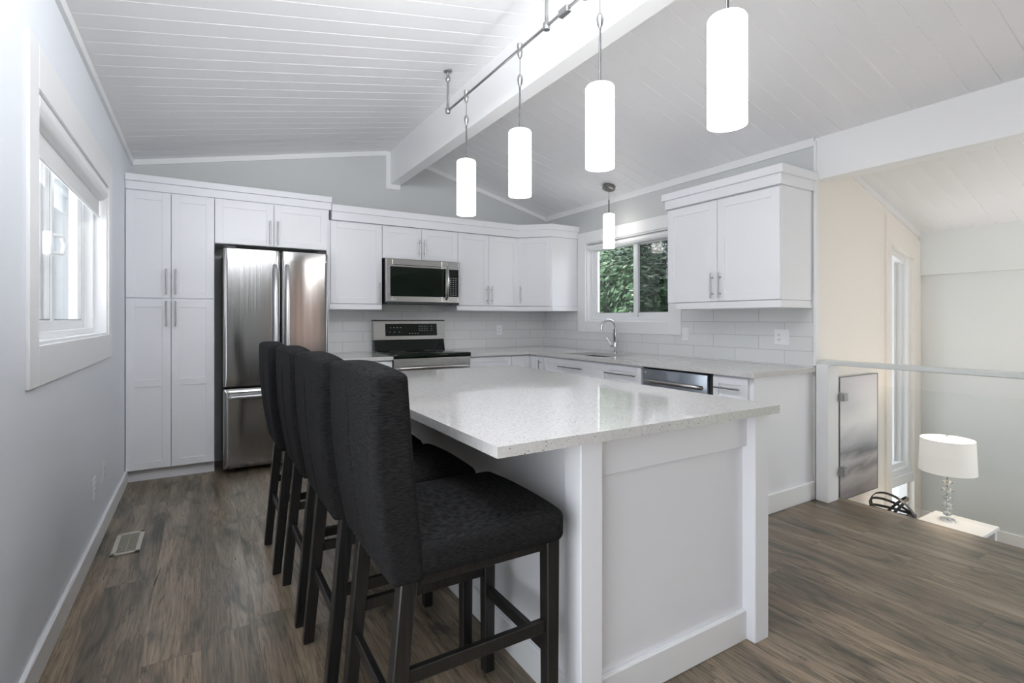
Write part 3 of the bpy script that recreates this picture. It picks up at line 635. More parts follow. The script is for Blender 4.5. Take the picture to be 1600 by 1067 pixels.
base_unit('base_cabinet', 'white sink base cabinet with wide front below the window', FBR, 3.325, 4.243, DBR, [('drawer', 3.325, 4.243, 0.70, BZ1-.005, (3.78, 0.80, 0.36, False)), ('door', 3.325, 3.784, BZ0, 0.696, (3.75, 0.6, 0.16, True)), ('door', 3.784, 4.243, BZ0, 0.696, (3.82, 0.6, 0.16, True))])
base_unit('base_cabinet', 'white drawer base cabinet left of the dishwasher', FBR, 2.90, 3.323, DBR, [('drawer', 2.90, 3.323, 0.70, BZ1-.005, (3.12, 0.80, 0.36, False)), ('drawer', 2.90, 3.323, BZ0, 0.696, (3.12, 0.6, 0.36, False))])
eu = base_unit('base_cabinet', 'white end base cabinet right of the dishwasher', FBR, 1.975, 2.255, DBR, [('drawer', 1.985, 2.245, 0.70, BZ1-.005, (2.12, 0.80, 0.19, False)), ('door', 1.985, 2.245, BZ0, 0.696, (2.21, 0.6, 0.16, True))])
bm = BM(); box(bm, (XBF-.004, 1.955, 0), (XR-.001, 1.973, BZ1), bev=0.001); obj('end_panel', bm, M_cab, eu)
bm = BM(); box(bm, (XBF+.04, 1.941, 0), (XR-.001, 1.955, 0.125), bev=0.004); obj('base_moulding', bm, M_trim, eu)

# dishwasher
dw_ = thing('dishwasher', 'stainless dishwasher built in under the right counter', 'dishwasher', (XBF, 2.58, 0))
bm = BM(); box(bm, (XBF+.012, 2.27, 0.0), (XR-.05, 2.89, 0.875)); obj('body', bm, M_gap, dw_)
bm = BM(); box(bm, (XBF-.02, 2.287, 0.11), (XBF+.012, 2.885, 0.868), bev=0.006, seg=2); dd = obj('door', bm, M_dwsteel, dw_, 40)
bm = BM(); tube(bm, [(XBF-.018, 2.845, 0.775), (XBF-.055, 2.835, 0.78), (XBF-.066, 2.7, 0.782), (XBF-.07, 2.59, 0.783), (XBF-.066, 2.47, 0.782), (XBF-.055, 2.345, 0.78), (XBF-.018, 2.335, 0.775)], 0.015, 12); obj('handle', bm, M_steel, dd, 60)
bm = BM()
for k in range(6): box(bm, (XBF-.0206, 2.30+0.014*(k % 2), 0.70+0.016*(k//2)), (XBF-.0198, 2.308+0.014*(k % 2), 0.707+0.016*(k//2)))
obj('energy_marks', bm, M_logo, dd)
bm = BM(); lathe(bm, [(0.008, -0.0004), (0.008, 0.0006)], (0, 0, 0), 16); bmesh.ops.rotate(bm, verts=bm.verts, matrix=Matrix.Rotation(PI/2, 3, 'Y')); bmesh.ops.translate(bm, verts=bm.verts, vec=(XBF-.0203, 2.855, 0.84)); obj('logo', bm, M_logo, dd)

# worktops
def worktop(name, polys, label, z0=0.884, z1=0.915):
    bm = BM()
    for p in polys: prism(bm, p, 'z', z0, z1)
    return tag(obj(name, bm, M_quartz), label, 'countertop')
YC, XC = YBF-.045, XBF-.045
worktop('countertop', [[(0.99, YC), (1.468, YC), (1.468, YB-.01), (0.99, YB-.01)]], 'short white quartz countertop left of the stove')
SK = (3.02, 3.41, 3.42, 4.02)                # sink cut-out x0,x1,y0,y1
bm = BM()
xs = [XC, SK[0], SK[1], XR-.01]; ys = [1.935, SK[2], SK[3], YC, YB-.01]
vt = {}
def cv(x, y, z):
    k = (round(x, 4), round(y, 4), z)
    if k not in vt: vt[k] = bm.verts.new((x, y, z))
    return vt[k]
cells = [(xs[i], ys[j], xs[i+1], ys[j+1]) for i in range(3) for j in range(4) if not (i == 1 and j == 1)]
xw = [2.242, XC]
cells.append((xw[0], YC, xw[1], YB-.01))
for (a, b, c, d) in cells:
    for z in (0.884, 0.915): bm.faces.new([cv(a, b, z), cv(c, b, z), cv(c, d, z), cv(a, d, z)])
for e in [e for e in bm.edges if len(e.link_faces) == 1 and e.verts[0].co.z > 0.9]:
    p, q = e.verts; bm.faces.new([p, q, cv(q.co.x, q.co.y, 0.884), cv(p.co.x, p.co.y, 0.884)])
tag(obj('countertop', bm, M_quartz), 'L shaped white quartz countertop around the sink', 'countertop')
sk = thing('kitchen_sink', 'undermount stainless sink set into the counter below the window', 'sink', (3.21, 3.72, 0.884))
bm = BM(); a, b, c, d = SK
for p, q in (((a-.012, c-.012, .70), (a-.002+.004, d+.012, .883)), ((b-.002, c-.012, .70), (b+.012, d+.012, .883)), ((a, c-.012, .70), (b, c+.002, .883)), ((a, d-.002, .70), (b, d+.012, .883)), ((a-.012, c-.012, .69), (b+.012, d+.012, .70))): box(bm, p, q)
obj('basin', bm, M_steel, sk)
bm = BM(); lathe(bm, [(0.045, 0), (0.045, .003), (0.03, .004), (0.028, .001)], (3.21, 3.72, .70), 24); obj('drain', bm, M_chrome, sk, 40)
fa = thing('faucet', 'chrome gooseneck kitchen faucet behind the sink', 'faucet', (3.515, 3.81, .915))
bm = BM(); fx, fy = 3.515, 3.81; lathe(bm, [(0.026, 0), (0.026, .008), (0.014, .014), (0.014, .055)], (fx, fy, .916), 24); obj('base', bm, M_chrome, fa, 40)
bm = BM(); lathe(bm, [(0.014, .05), (0.024, .06), (0.024, .105), (0.02, .11)], (fx, fy, .916), 24); box(bm, (fx-.016, fy-.016, 1.02), (fx+.016, fy+.016, 1.155), bev=0.004); obj('body', bm, M_chrome, fa, 40)
bm = BM()
pts = [(fx, fy, 1.15), (fx, fy, 1.17)]
for k in range(13):
    t = PI*k/12; pts.append((fx-.080*(1-math.cos(t)), fy+.012*(1-math.cos(t)), 1.165+.075*math.sin(t)))
pts.append((pts[-1][0], pts[-1][1], 1.135)); tube(bm, pts, 0.0125, 14); obj('spout', bm, M_chrome, fa, 50)
bm = BM(); tube(bm, [(fx, fy, .985), (fx-.012, fy+.048, .985)], 0.017, 14); tube(bm, [(fx-.012, fy+.04, .988), (fx-.03, fy+.095, 1.065)], 0.0055, 10); obj('lever', bm, M_chrome, fa, 50)

# ---------------------------------------------------------------- appliances
fr = thing('refrigerator', 'stainless french door refrigerator with bottom freezer drawer', 'refrigerator', (0.55, 4.8, 0))
FF = 4.70; X0, X1 = 0.146, 0.955; XM = 0.572
bm = BM(); box(bm, (X0+.005, FF+.075, 0.03), (X1-.005, YB-.02, 1.80), bev=0.004); obj('body', bm, M_blackmatte, fr)
for a, b, hx in ((X0, XM-.006, XM-.046), (XM+.006, X1, XM+.046)):
    def curve(p, a=a, b=b): return (p.x, p.y-0.0015*(1-((p.x-(a+b)/2)/((b-a)/2))**2)*(1 if p.y < FF+.03 else 0), p.z)
    bm = BM(); rgrid(bm, (a, FF, 0.70), (b, FF+.065, 1.825), 0.012, (24, 6, 24), curve); d = obj('door', bm, M_fridge, fr, 60)
    bm = BM(); pts = [(hx, FF-.008, 1.70), (hx, FF-.05, 1.655), (hx, FF-.062, 1.45), (hx, FF-.066, 1.25), (hx, FF-.062, 1.05), (hx, FF-.05, .84), (hx, FF-.008, .79)]
    tube(bm, pts, 0.017, 14); obj('handle', bm, M_handle, d, 60)
    bm = BM(); cx = a+.05 if a == X0 else b-.05; box(bm, (cx-.04, FF+.02, 1.826), (cx+.04, FF+.12, 1.845), bev=0.005); obj('hinge_cover', bm, M_blackmatte, fr)
    last = d
text('logo', 'LG', 0.028, (0.905, FF-.0035, 1.745), (PI/2, 0, 0), M_logo, last)
bm = BM()
def curve2(p): return (p.x, p.y-0.004*(1-((p.x-(X0+X1)/2)/((X1-X0)/2))**2)*(1 if p.y < FF+.03 else 0), p.z)
rgrid(bm, (X0, FF, 0.04), (X1, FF+.065, 0.688), 0.012, (28, 6, 16), curve2); d = obj('freezer_drawer', bm, M_fridge, fr, 60)
bm = BM(); tube(bm, [(X0+.05, FF-.005, .62), (X0+.06, FF-.055, .625), ((X0+X1)/2, FF-.07, .628), (X1-.06, FF-.055, .625), (X1-.05, FF-.005, .62)], 0.016, 14); obj('handle', bm, M_handle, d, 60)
bm = BM(); box(bm, (X0+.03, FF+.08, 0.0), (X0+.09, FF+.14, 0.04)); box(bm, (X1-.09, FF+.08, 0.0), (X1-.03, FF+.14, 0.04)); box(bm, (X0+.03, YB-.15, 0), (X1-.03, YB-.09, .04)); obj('foot', bm, M_blackmatte, fr)

mw = thing('microwave', 'stainless over the range microwave with black glass door', 'microwave', (1.87, 4.8, 1.40))
FM = 4.715; a, b, z0, z1 = 1.484, 2.244, 1.402, 1.828
bm = BM(); box(bm, (a+.004, FM+.045, z0), (b-.004, YB-.012, z1-.002), bev=0.003); obj('body', bm, M_blackmatte, mw)
dx = 2.105
bm = BM(); ring(bm, Fr((0, FM, 0), (1, 0, 0), (0, -1, 0)), a, dx-.002, z0+.012, z1-.004, 0.058, -0.044, 0.0, 0.004); box(bm, (a+.05, FM+.012, z0+.06), (dx-.05, FM+.04, z1-.05)); md = obj('door', bm, M_steel, mw)
bm = BM(); box(bm, (a+.036, FM-.002, z0+.068), (dx-.018, FM+.01, z1-.078), bev=0.002); obj('door_glass', bm, M_blackgloss, md)
bm = BM(); tube(bm, [(dx-.012, FM+.002, z1-.06), (dx-.014, FM-.035, z1-.075), (dx-.014, FM-.052, z1-.2), (dx-.014, FM-.035, z0+.065), (dx-.012, FM+.002, z0+.05)], 0.014, 12); obj('handle', bm, M_steel, md, 60)
text('logo', 'LG', 0.024, (a+.06, FM-.001, z0+.03), (PI/2, 0, 0), M_logo, md)
bm = BM(); box(bm, (a+.039, FM-.0006, z0+.031), (a+.053, FM+.001, z0+.046), bev=0.0003); obj('emblem', bm, M_logo, md)
bm = BM(); ring(bm, Fr((0, FM, 0), (1, 0, 0), (0, -1, 0)), dx, b, z0+.012, z1-.004, 0.02, -0.044, 0.0, 0.003); box(bm, (dx+.01, FM+.002, z0+.02), (b-.01, FM+.04, z0+.07)); box(bm, (dx+.01, FM+.002, z1-.085), (b-.01, FM+.04, z1-.01)); mc = obj('control_panel', bm, M_steel, mw)
bm = BM(); box(bm, (dx+.018, FM-.001, z0+.07), (b-.02, FM+.02, z1-.08)); obj('keypad', bm, M_blackgloss, mc)
bm = BM()
for r in range(9):
    for c in range(3): box(bm, (dx+.030+.028*c, FM-.0016, z0+.088+.021*r), (dx+.042+.028*c, FM-.0008, z0+.093+.021*r))
obj('key_marks', bm, M_mark, mc)
bm = BM(); box(bm, (a+.01, FM+.002, z0-.006), (b-.01, FM+.2, z0+.012)); obj('vent_grille', bm, M_gap, mw)

rg = thing('electric_range', 'stainless slide in electric range with black glass cooktop', 'range', (1.85, 4.8, 0))
a, b = 1.473, 2.239; FRG = 4.47
bm = BM(); box(bm, (a, FRG+.03, 0.03), (b, 5.14, 0.895)); obj('body', bm, M_blackmatte, rg)
bm = BM(); box(bm, (a-.002, FRG-.01, 0.896), (b+.002, 5.085, 0.93), bev=0.006, seg=2); ck = obj('cooktop', bm, M_blackgloss, rg, 40)
for cx, cy, r in ((1.66, 4.66, .10), (2.05, 4.66, .085), (1.66, 4.92, .075), (2.05, 4.92, .10)):
    bm = BM(); tube(bm, [(cx+r*math.cos(k*PI/20), cy+r*math.sin(k*PI/20), .9302) for k in range(40)], 0.0008, 4, closed=True); obj('burner_ring', bm, M_slot, ck)
bm = BM(); box(bm, (a, FRG-.002, 0.80), (b, FRG+.03, 0.894), bev=0.004); obj('front_trim', bm, M_steel, rg)
bm = BM(); box(bm, (a+.004, FRG-.004, 0.21), (b-.004, FRG+.03, 0.797), bev=0.006); od = obj('oven_door', bm, M_steel, rg)
bm = BM(); box(bm, (a+.12, FRG-.007, 0.34), (b-.12, FRG, 0.66)); obj('oven_window', bm, M_blackgloss, od)
bm = BM(); tube(bm, [(a+.03, FRG, .80), (a+.04, FRG-.045, .805), (1.856, FRG-.055, .806), (b-.04, FRG-.045, .805), (b-.03, FRG, .80)], 0.015, 12); obj('handle', bm, M_steel, od, 60)
bm = BM(); box(bm, (a+.004, FRG, 0.04), (b-.004, FRG+.03, 0.205), bev=0.004); obj('storage_drawer', bm, M_steel, rg)
bm = BM(); hexa(bm, [(a+.006, 5.07, .93), (b-.006, 5.07, .93), (b-.006, 5.17, .93), (a+.006, 5.17, .93), (a+.006, 5.10, 1.04), (b-.006, 5.10, 1.04), (b-.006, 5.17, 1.04), (a+.006, 5.17, 1.04)]); obj('splash_back', bm, M_blackgloss, rg)
def slant(z): return 5.085+(z-1.04)*0.12
bm = BM(); hexa(bm, [(a, slant(1.04), 1.04), (b, slant(1.04), 1.04), (b, 5.17, 1.04), (a, 5.17, 1.04), (a, slant(1.232), 1.232), (b, slant(1.232), 1.232), (b, 5.17, 1.232), (a, 5.17, 1.232)]); bg = obj('backguard', bm, M_steel, rg)
bm = BM(); box(bm, (a-.003, slant(1.232)-.012, 1.231), (b+.003, 5.175, 1.242), bev=0.002); obj('top_cap', bm, M_blackmatte, bg)
def slab(bm, x0, x1, z0, z1, o): hexa(bm, [(x0, slant(z0)-o, z0), (x1, slant(z0)-o, z0), (x1, slant(z0)+.002, z0), (x0, slant(z0)+.002, z0), (x0, slant(z1)-o, z1), (x1, slant(z1)-o, z1), (x1, slant(z1)+.002, z1), (x0, slant(z1)+.002, z1)])
bm = BM(); slab(bm, a+.118, b-.088, 1.078, 1.203, 0.003); obj('control_glass', bm, M_blackgloss, bg)
bm = BM()
for x, z in [(1.64+.035*i, 1.16+.0*j) for i in range(4) for j in range(1)]+[(1.63+.05*i, 1.115) for i in range(3)]+[(1.84+.03*i, 1.10) for i in range(4)]+[(1.95+.028*i, 1.13+.022*j) for i in range(4) for j in range(3)]+[(2.085, 1.13+.022*j) for j in range(3)]:
    slab(bm, x, x+.012, z, z+.005, 0.0038)
obj('control_marks', bm, M_mark, bg)
text('logo', 'LG', 0.016, (a+.035, slant(1.065)-.001, 1.062), (PI/2-.12, 0, 0), M_logo, bg)

# outlets and switches
def outlet(name, f, u, z, gang, kinds, label, cat):
    t = thing(name, label, cat, f(u, 0, z)); w = 0.036+0.023*(gang-1)
    bm = BM(); box(bm, (u-w, 0.0, z-.058), (u+w, .006, z+.058), f, 0.003); p = obj('cover_plate', bm, M_plastic, t)
    for i, k in enumerate(kinds):
        uc = u+(i-(gang-1)/2)*0.046
        bm = BM(); box(bm, (uc-.017, .005, z-.034), (uc+.017, .0085, z+.034), f, 0.0015); q = obj('rocker' if k == 's' else 'receptacle', bm, M_plastic, t)
        if k == 'o':
            bm = BM()
            for dz in (-.017, .017):
                box(bm, (uc-.008, .0084, z+dz-.005), (uc-.005, .0089, z+dz+.006), f); box(bm, (uc+.005, .0084, z+dz-.005), (uc+.008, .0089, z+dz+.005), f); box(bm, (uc-.002, .0084, z+dz-.012), (uc+.002, .0089, z+dz-.008), f)
            obj('slots', bm, M_slot, q)
FT = Fr((0, YB-.009, 0), (1, 0, 0), (0, -1, 0)); FTR = Fr((XR-.009, 0, 0), (0, 1, 0), (-1, 0, 0))
outlet('wall_outlet', FT, 2.975, 1.122, 1, 'o', 'white outlet on the tile right of the stove', 'outlet')
outlet('wall_outlet', FTR, 2.172, 1.118, 2, 'so', 'white double plate with outlet and switch near the counter end', 'outlet')
outlet('wall_switch', FTR, 3.045, 1.118, 1, 's', 'white switch plate beside the sink window casing', 'switch')
outlet('wall_outlet', FLEFT, 3.51, 0.345, 1, 'o', 'white outlet low on the left wall nearer the camera', 'outlet')
outlet('wall_outlet', FLEFT, 3.79, 0.36, 1, 'o', 'white outlet low on the left wall nearer the pantry', 'outlet')
fv = thing('floor_vent', 'pale metal floor register near the left baseboard', 'vent', (-0.35, 3.55, 0))
FV = Fr((0, 0, 0), (1, 0, 0), (0, 1, 0))
bm = BM(); a, b, c, d = -.415, -.285, 3.39, 3.71
for p, q in (((a, c, 0), (b, c+.022, .006)), ((a, d-.022, 0), (b, d, .006)), ((a, c, 0), (a+.022, d, .006)), ((b-.022, c, 0), (b, d, .006))): box(bm, p, q, bev=0.0015)
obj('frame', bm, mat('vent_cream', (0.55, 0.53, 0.46), 0.4), fv)
bm = BM()
for k in range(16): box(bm, (a+.022, c+.028+.0172*k, .001), (b-.022, c+.036+.0172*k, .004))
box(bm, (-.352, c+.02, .001), (-.348, d-.02, .0045)); obj('grille', bm, mat('vent_grille_tan', (0.36, 0.34, 0.28), 0.45), fv)
bm = BM(); box(bm, (a+.01, c+.01, .0003), (b-.01, d-.01, .001)); obj('duct_opening', bm, M_gap, fv)

# ---------------------------------------------------------------- island
IX0, IX1, IY0, IY1 = 0.662, 1.93, 1.165, 3.17
worktop('countertop', [[(IX0, IY0), (IX1, IY0), (IX1, IY1), (IX0, IY1)]], 'large white speckled quartz island countertop', 0.884, 0.915)
isl = thing('kitchen_island', 'white panelled kitchen island base with square corner posts', 'island', (1.45, 2.15, 0))
LX0, LX1 = 0.965, 1.905; LY = 1.195; lw = 0.085
bm = BM(); box(bm, (LX0+.03, LY+.055, 0.0), (LX1-.01, IY1-.06, 0.883)); obj('body', bm, M_cab, isl)
for x in (LX0, LX1-lw):
    bm = BM(); box(bm, (x, LY, 0), (x+lw, LY+lw-.005, 0.883), bev=0.0025); obj('corner_post', bm, M_cab, isl)
bm = BM(); box(bm, (LX0+lw, LY+.036, 0.755), (LX1-lw, LY+.055, 0.883), bev=0.0015); obj('top_rail', bm, M_cab, isl)
bm = BM(); box(bm, (LX0+lw, LY+.036, 0.0), (LX1-lw, LY+.055, 0.115), bev=0.003); obj('base_moulding', bm, M_trim, isl)
bm = BM(); box(bm, (LX0+.016, LY+lw, 0.0), (LX0+.03, IY1-.06, 0.115), bev=0.003); obj('base_moulding', bm, M_trim, isl)

# ---------------------------------------------------------------- stools (origin: centre of the footprint; faces +x)
def make_stool(label):
    t = thing('bar_stool', label, 'bar stool', (0, 0, 0), 'charcoal bar stools along the island')
    sw = 0.225                                # half width
    # backrest: leaning, slightly curved slab with a crease down its outer face
    def backfn(p):
        k = (p.z-0.60)/0.52                   # 0 bottom, 1 top
        lean = -0.050*k-0.018*math.sin(k*PI)*0.9
        flare = 1+0.05*k
        xx = p.x+lean+0.012*math.sin(k*PI)*(1 if p.x > -0.22 else 0)
        g = 0.0
        if p.x < -0.245 and 0.05 < k < 0.86: g = 0.020*math.exp(-(p.y/0.008)**2)*min(1, (0.86-k)/0.08, 1)
        yb = p.y*flare
        bow = 0.004*(1-(p.y/sw)**2)*k         # outer face bows outward
        zz = p.z+0.012*(1-(p.y/sw)**2)*max(0, k-0.7)/0.3
        return (xx+g-bow*0.6, yb, zz)
    bm = BM(); rgrid(bm, (-0.262, -sw, 0.60), (-0.172, sw, 1.12), 0.018, (12, 64, 52), backfn); obj('backrest', bm, M_fabric, t, 80)
    def seatfn(p):
        d = 0.030*max(0, 1-(p.y/sw)**2)*max(0, 1-((p.x-0.03)/0.26)**2) if p.z > 0.66 else 0
        return (p.x, p.y*(1.0+0.03*(p.x+.2)/0.45), p.z+d)
    bm = BM(); rgrid(bm, (-0.20, -sw, 0.605), (0.255, sw, 0.700), 0.028, (30, 30, 8), seatfn); obj('seat', bm, M_fabric, t, 80)
    ly = 0.190; w = 0.022
    def leg(x0, x1, y, ztop):                 # square leg splayed from x1 at the top to x0 at the floor
        bm = BM(); hexa(bm, [(x0-w*.85, y-w*.85, 0), (x0+w*.85, y-w*.85, 0), (x0+w*.85, y+w*.85, 0), (x0-w*.85, y+w*.85, 0), (x1-w, y-w, ztop), (x1+w, y-w, ztop), (x1+w, y+w, ztop), (x1-w, y+w, ztop)])
        bmesh.ops.bevel(bm, geom=list(bm.edges), offset=0.003, segments=1, affect='EDGES'); obj('leg', bm, M_leg, t)
    for s in (-1, 1): leg(-0.270, -0.212, s*ly, 0.612); leg(0.222, 0.222, s*ly, 0.612)
    def rail(name, a, b, hy, hz):
        bm = BM(); box(bm, (min(a[0], b[0]), min(a[1], b[1]), a[2]-hz), (max(a[0], b[0]), max(a[1], b[1]), a[2]+hz), bev=0.002); obj(name, bm, M_leg, t)
    rail('seat_rail', (-0.22, -ly-.008, .594), (0.222, -ly+.008, .594), 0, .014); rail('seat_rail', (-0.22, ly-.008, .594), (0.222, ly+.008, .594), 0, .014)
    rail('seat_rail', (0.214, -ly, .594), (0.230, ly, .594), 0, .014)
    for s in (-1, 1): rail('side_stretcher', (-0.235, s*ly-.010, .36), (0.222, s*ly+.010, .36), 0, .018)
    rail('foot_rest', (0.212, -ly, .285), (0.234, ly, .285), 0, .018); rail('back_stretcher', (-0.250, -ly, .27), (-0.230, ly, .27), 0, .018)
    return t
labels = ['charcoal upholstered bar stool nearest the camera with its whole seat showing', 'charcoal upholstered bar stool second from the camera at the island',
          'charcoal upholstered bar stool third from the camera at the island', 'charcoal upholstered bar stool farthest from the camera, nearest the refrigerator']
spots = [(0.650, 1.415), (0.622, 1.915), (0.612, 2.425), (0.585, 2.945)]
st = make_stool(labels[0])
def dup(root, label):
    r = root.copy(); COL.objects.link(r); r['label'] = label
    for ch in list(root.children):
        c = ch.copy(); COL.objects.link(c); c.parent = r
        for g in ch.children: d = g.copy(); COL.objects.link(d); d.parent = c
    return r
stools = [st]+[dup(st, l) for l in labels[1:]]
for o, (x, y) in zip(stools, spots): o.location = (x, y, 0)

# ---------------------------------------------------------------- track and pendants
TX, TZ = 1.435, 2.675
tr = thing('track_rail', 'brushed nickel monorail track hanging beside the ridge beam', 'track light rail', (TX, 1.6, TZ))
bm = BM(); tube(bm, [(TX+.005, 3.22, TZ), (TX-.01, 0.2, TZ)], 0.0075, 12); obj('rail', bm, M_nickel, tr, 50)
def standoff(x, y):
    zt = zc(x)
    bm = BM(); tube(bm, [(x, y, TZ-.004), (x, y, zt-.06)], 0.0085, 12); lathe(bm, [(0.016, -.018), (0.018, -.005), (0.018, .014), (0.010, .022), (0.010, .05)], (x, y, TZ), 20)
    s = obj('standoff', bm, M_nickel, tr, 50)
    bm = BM(); lathe(bm, [(0.010, -.075), (0.017, -.065), (0.017, -.05), (0.009, -.035), (0.009, -.014), (0.030, -.008), (0.030, .004)], (x, y, zt), 24); obj('ceiling_mount', bm, M_nickel, s, 40)
standoff(TX+.004, 3.215); standoff(TX, 2.04); standoff(TX-.005, 0.55)
bm = BM(); box(bm, (TX-.014, 1.86, TZ-.02), (TX+.014, 1.93, TZ+.016), bev=0.004); obj('rail_coupler', bm, M_nickel, tr)
bm = BM(); lathe(bm, [(0.018, -.025), (0.018, .018), (0.011, .022), (0.011, .20)], (TX-.003, 1.74, TZ), 20); obj('power_feed', bm, M_nickel, tr, 50)
for px, py in ((TX+.004, 2.93), (TX+.001, 2.285), (TX-.004, 1.645), (TX-.007, 1.035)):
    bm = BM(); lathe(bm, [(0.014, -.0095), (0.012, .0), (0.016, .006), (0.016, .026)], (px, py, TZ), 20); obj('pendant_clamp', bm, M_nickel, tr, 50)
GH, GR = 0.345, 0.060
def pendant(x, y, zmid, ztop, label, group, gh=GH, gr=GR, canopy=False):
    t = thing('pendant_light', label, 'pendant light', (x, y, ztop), group)
    z0 = zmid-gh/2; z1 = zmid+gh/2
    bm = BM(); lathe(bm, [(gr-.003, .012), (gr-.001, .003), (gr, .0), (gr, gh-.012), (gr-.004, gh-.004), (gr-.012, gh), (0.012, gh)], (x, y, z0), 40, cap=False); obj('glass_shade', bm, M_shade_sink if canopy else M_shade, t, 50)
    bm = BM(); lathe(bm, [(gr-.003, 0), (0.001, 0)], (x, y, z0+.012), 40, cap=False); obj('diffuser', bm, M_diffuser, t)
    bm = BM(); lathe(bm, [(0.017, -.002), (0.017, .012), (0.008, .018)], (x, y, z1), 20); obj('cap', bm, M_nickel, t, 40)
    if canopy:
        rod = z1+0.14
        bm = BM(); tube(bm, [(x, y, z1), (x, y, rod)], 0.006, 10); obj('rod', bm, M_cord, t, 50)
        bm = BM(); tube(bm, [(x, y, rod), (x, y, ztop)], 0.0022, 8); obj('cord', bm, M_cord, t, 50)
        bm = BM(); lathe(bm, [(0.052, -.030), (0.062, -.024), (0.062, .014)], (x, y, ztop), 32)
        for s in (-.03, .03): lathe(bm, [(0.006, -.036), (0.006, -.028)], (x+s, y, ztop), 12)
        bmesh.ops.rotate(bm, verts=bm.verts, cent=(x, y, ztop), matrix=Matrix.Rotation(math.atan(SR), 3, 'Y')); obj('canopy', bm, mat('canopy_bronze_nickel', (0.25, 0.24, 0.23), 0.3, 1.0), t, 40)
    else:
        egg = z1+(ztop-z1)*0.62
        bm = BM(); tube(bm, [(x, y, z1), (x, y, egg)], 0.005, 10); obj('rod', bm, M_cord, t, 50)
        bm = BM(); lathe(bm, [(0.005, -.034), (0.011, -.022), (0.0145, .0), (0.0145, .012), (0.009, .026), (0.004, .03)], (x, y, egg), 20); obj('adjuster', bm, M_nickel, t, 60)
        bm = BM(); tube(bm, [(x, y, egg), (x, y, ztop-.04)], 0.0018, 8); obj('cord', bm, M_cord, t, 50)
        bm = BM(); lathe(bm, [(0.006, -.048), (0.013, -.034), (0.016, -.014), (0.013, -.010)], (x, y, ztop), 20); obj('connector', bm, M_nickel, t, 50)
G = 'lit cylinder pendants over the island'
pendant(TX+.004, 2.93, 2.086, TZ, 'lit white cylinder pendant at the far end of the track', G)
pendant(TX+.001, 2.285, 2.072, TZ, 'lit white cylinder pendant second from the far end of the track', G)
pendant(TX-.004, 1.645, 2.058, TZ, 'lit white cylinder pendant third from the far end of the track', G)
pendant(TX-.007, 1.035, 2.038, TZ, 'lit white cylinder pendant nearest the camera and largest in view', G)
SPX, SPY = 3.42, 3.80
pendant(SPX, SPY, 2.115, zc(SPX)-.012, 'lit white cylinder pendant hanging in front of the sink window', None, 0.335, 0.057, True)

# ---------------------------------------------------------------- railing and lower room
gr_ = thing('glass_railing', 'frameless glass railing panel with pale handrail at the landing edge', 'railing', (3.8, 1.0, 0))
PY0, PY1 = 1.852, 1.934
bm = BM(); box(bm, (3.632, PY0, 0), (3.765, PY1, 0.938), bev=0.003); obj('post', bm, M_trim, gr_)
bm = BM(); box(bm, (3.665, YN+.3, 0.936), (3.80, PY1, 0.964), bev=0.004); obj('handrail', bm, M_railcap, gr_)
bm = BM(); box(bm, (3.800, YN+.3, 0.075), (3.810, 1.855, 0.81), bev=0.001); obj('glass_panel', bm, M_rail_glass, gr_)
for z in (0.71, 0.195):
    bm = BM(); box(bm, (3.762, 1.815, z-.026), (3.822, PY0+.02, z+.026), bev=0.004); obj('clamp', bm, M_nickel, gr_)
pt = thing('painting', 'grey abstract seascape painting on the cream wall behind the glass', 'painting', (4.15, YE, 0))
a, b, c, d = 3.875, 4.435, -0.045, 0.838
bm = BM(); box(bm, (a+.004, YE-.046, c+.004), (b-.004, YE-.001, d-.004)); obj('canvas', bm, M_painting, pt)
bm = BM(); ring(bm, Fr((0, YE, 0), (1, 0, 0), (0, -1, 0)), a, b, c, d, 0.004, 0.001, 0.044, 0); obj('canvas_edge', bm, mat('canvas_edge_grey', (0.55, 0.56, 0.54), 0.5), pt)
bm = BM(); ring(bm, Fr((0, YE, 0), (1, 0, 0), (0, -1, 0)), a, b, c, d, 0.005, 0.0442, 0.048, 0); obj('frame', bm, mat('frame_dark', (0.05, 0.05, 0.05), 0.4), pt)
tb = thing('side_table', 'low white side table under the lamp', 'table', (4.35, 1.4, ZLOW))
TBZ = -0.143; a, b, c, d = 4.02, 4.575, 1.235, 1.585
bm = BM(); box(bm, (a, c, TBZ-.025), (b, d, TBZ), bev=0.003); obj('table_top', bm, M_white_lacquer, tb)
for x in (a+.03, b-.03):
    for y in (c+.03, d-.03): bm = BM(); box(bm, (x-.02, y-.02, ZLOW), (x+.02, y+.02, TBZ-.025)); obj('leg', bm, M_white_lacquer, tb)
lx, ly = 4.42, 1.465
lamp = thing('table_lamp', 'lit table lamp with white drum shade and crystal ball stem', 'lamp', (lx, ly, TBZ))
bm = BM(); lathe(bm, [(0.042, 0), (0.042, .010), (0.03, .014), (0.008, .02)], (lx, ly, TBZ), 28); obj('base', bm, M_chrome, lamp, 40)
bm = BM(); tube(bm, [(lx, ly, TBZ+.01), (lx, ly, TBZ+.50)], 0.006, 12); obj('stem', bm, M_chrome, lamp, 50)
for k, r in enumerate((0.024, 0.031, 0.027, 0.034, 0.029, 0.024)):
    bm = BM(); bmesh.ops.create_uvsphere(bm, u_segments=20, v_segments=12, radius=r, matrix=Matrix.Translation((lx, ly, TBZ+.045+.054*k)) @ Matrix.Diagonal((1, 1, .62, 1))); obj('crystal_ball', bm, M_crystal, lamp, 80)
SZ0, SZ1 = TBZ+0.338, TBZ+0.563
bm = BM(); lathe(bm, [(0.160, SZ0), (0.150, SZ1)], (lx, ly, 0), 56, cap=False); lathe(bm, [(0.158, SZ0), (0.148, SZ1)], (lx, ly, 0), 56, cap=False)
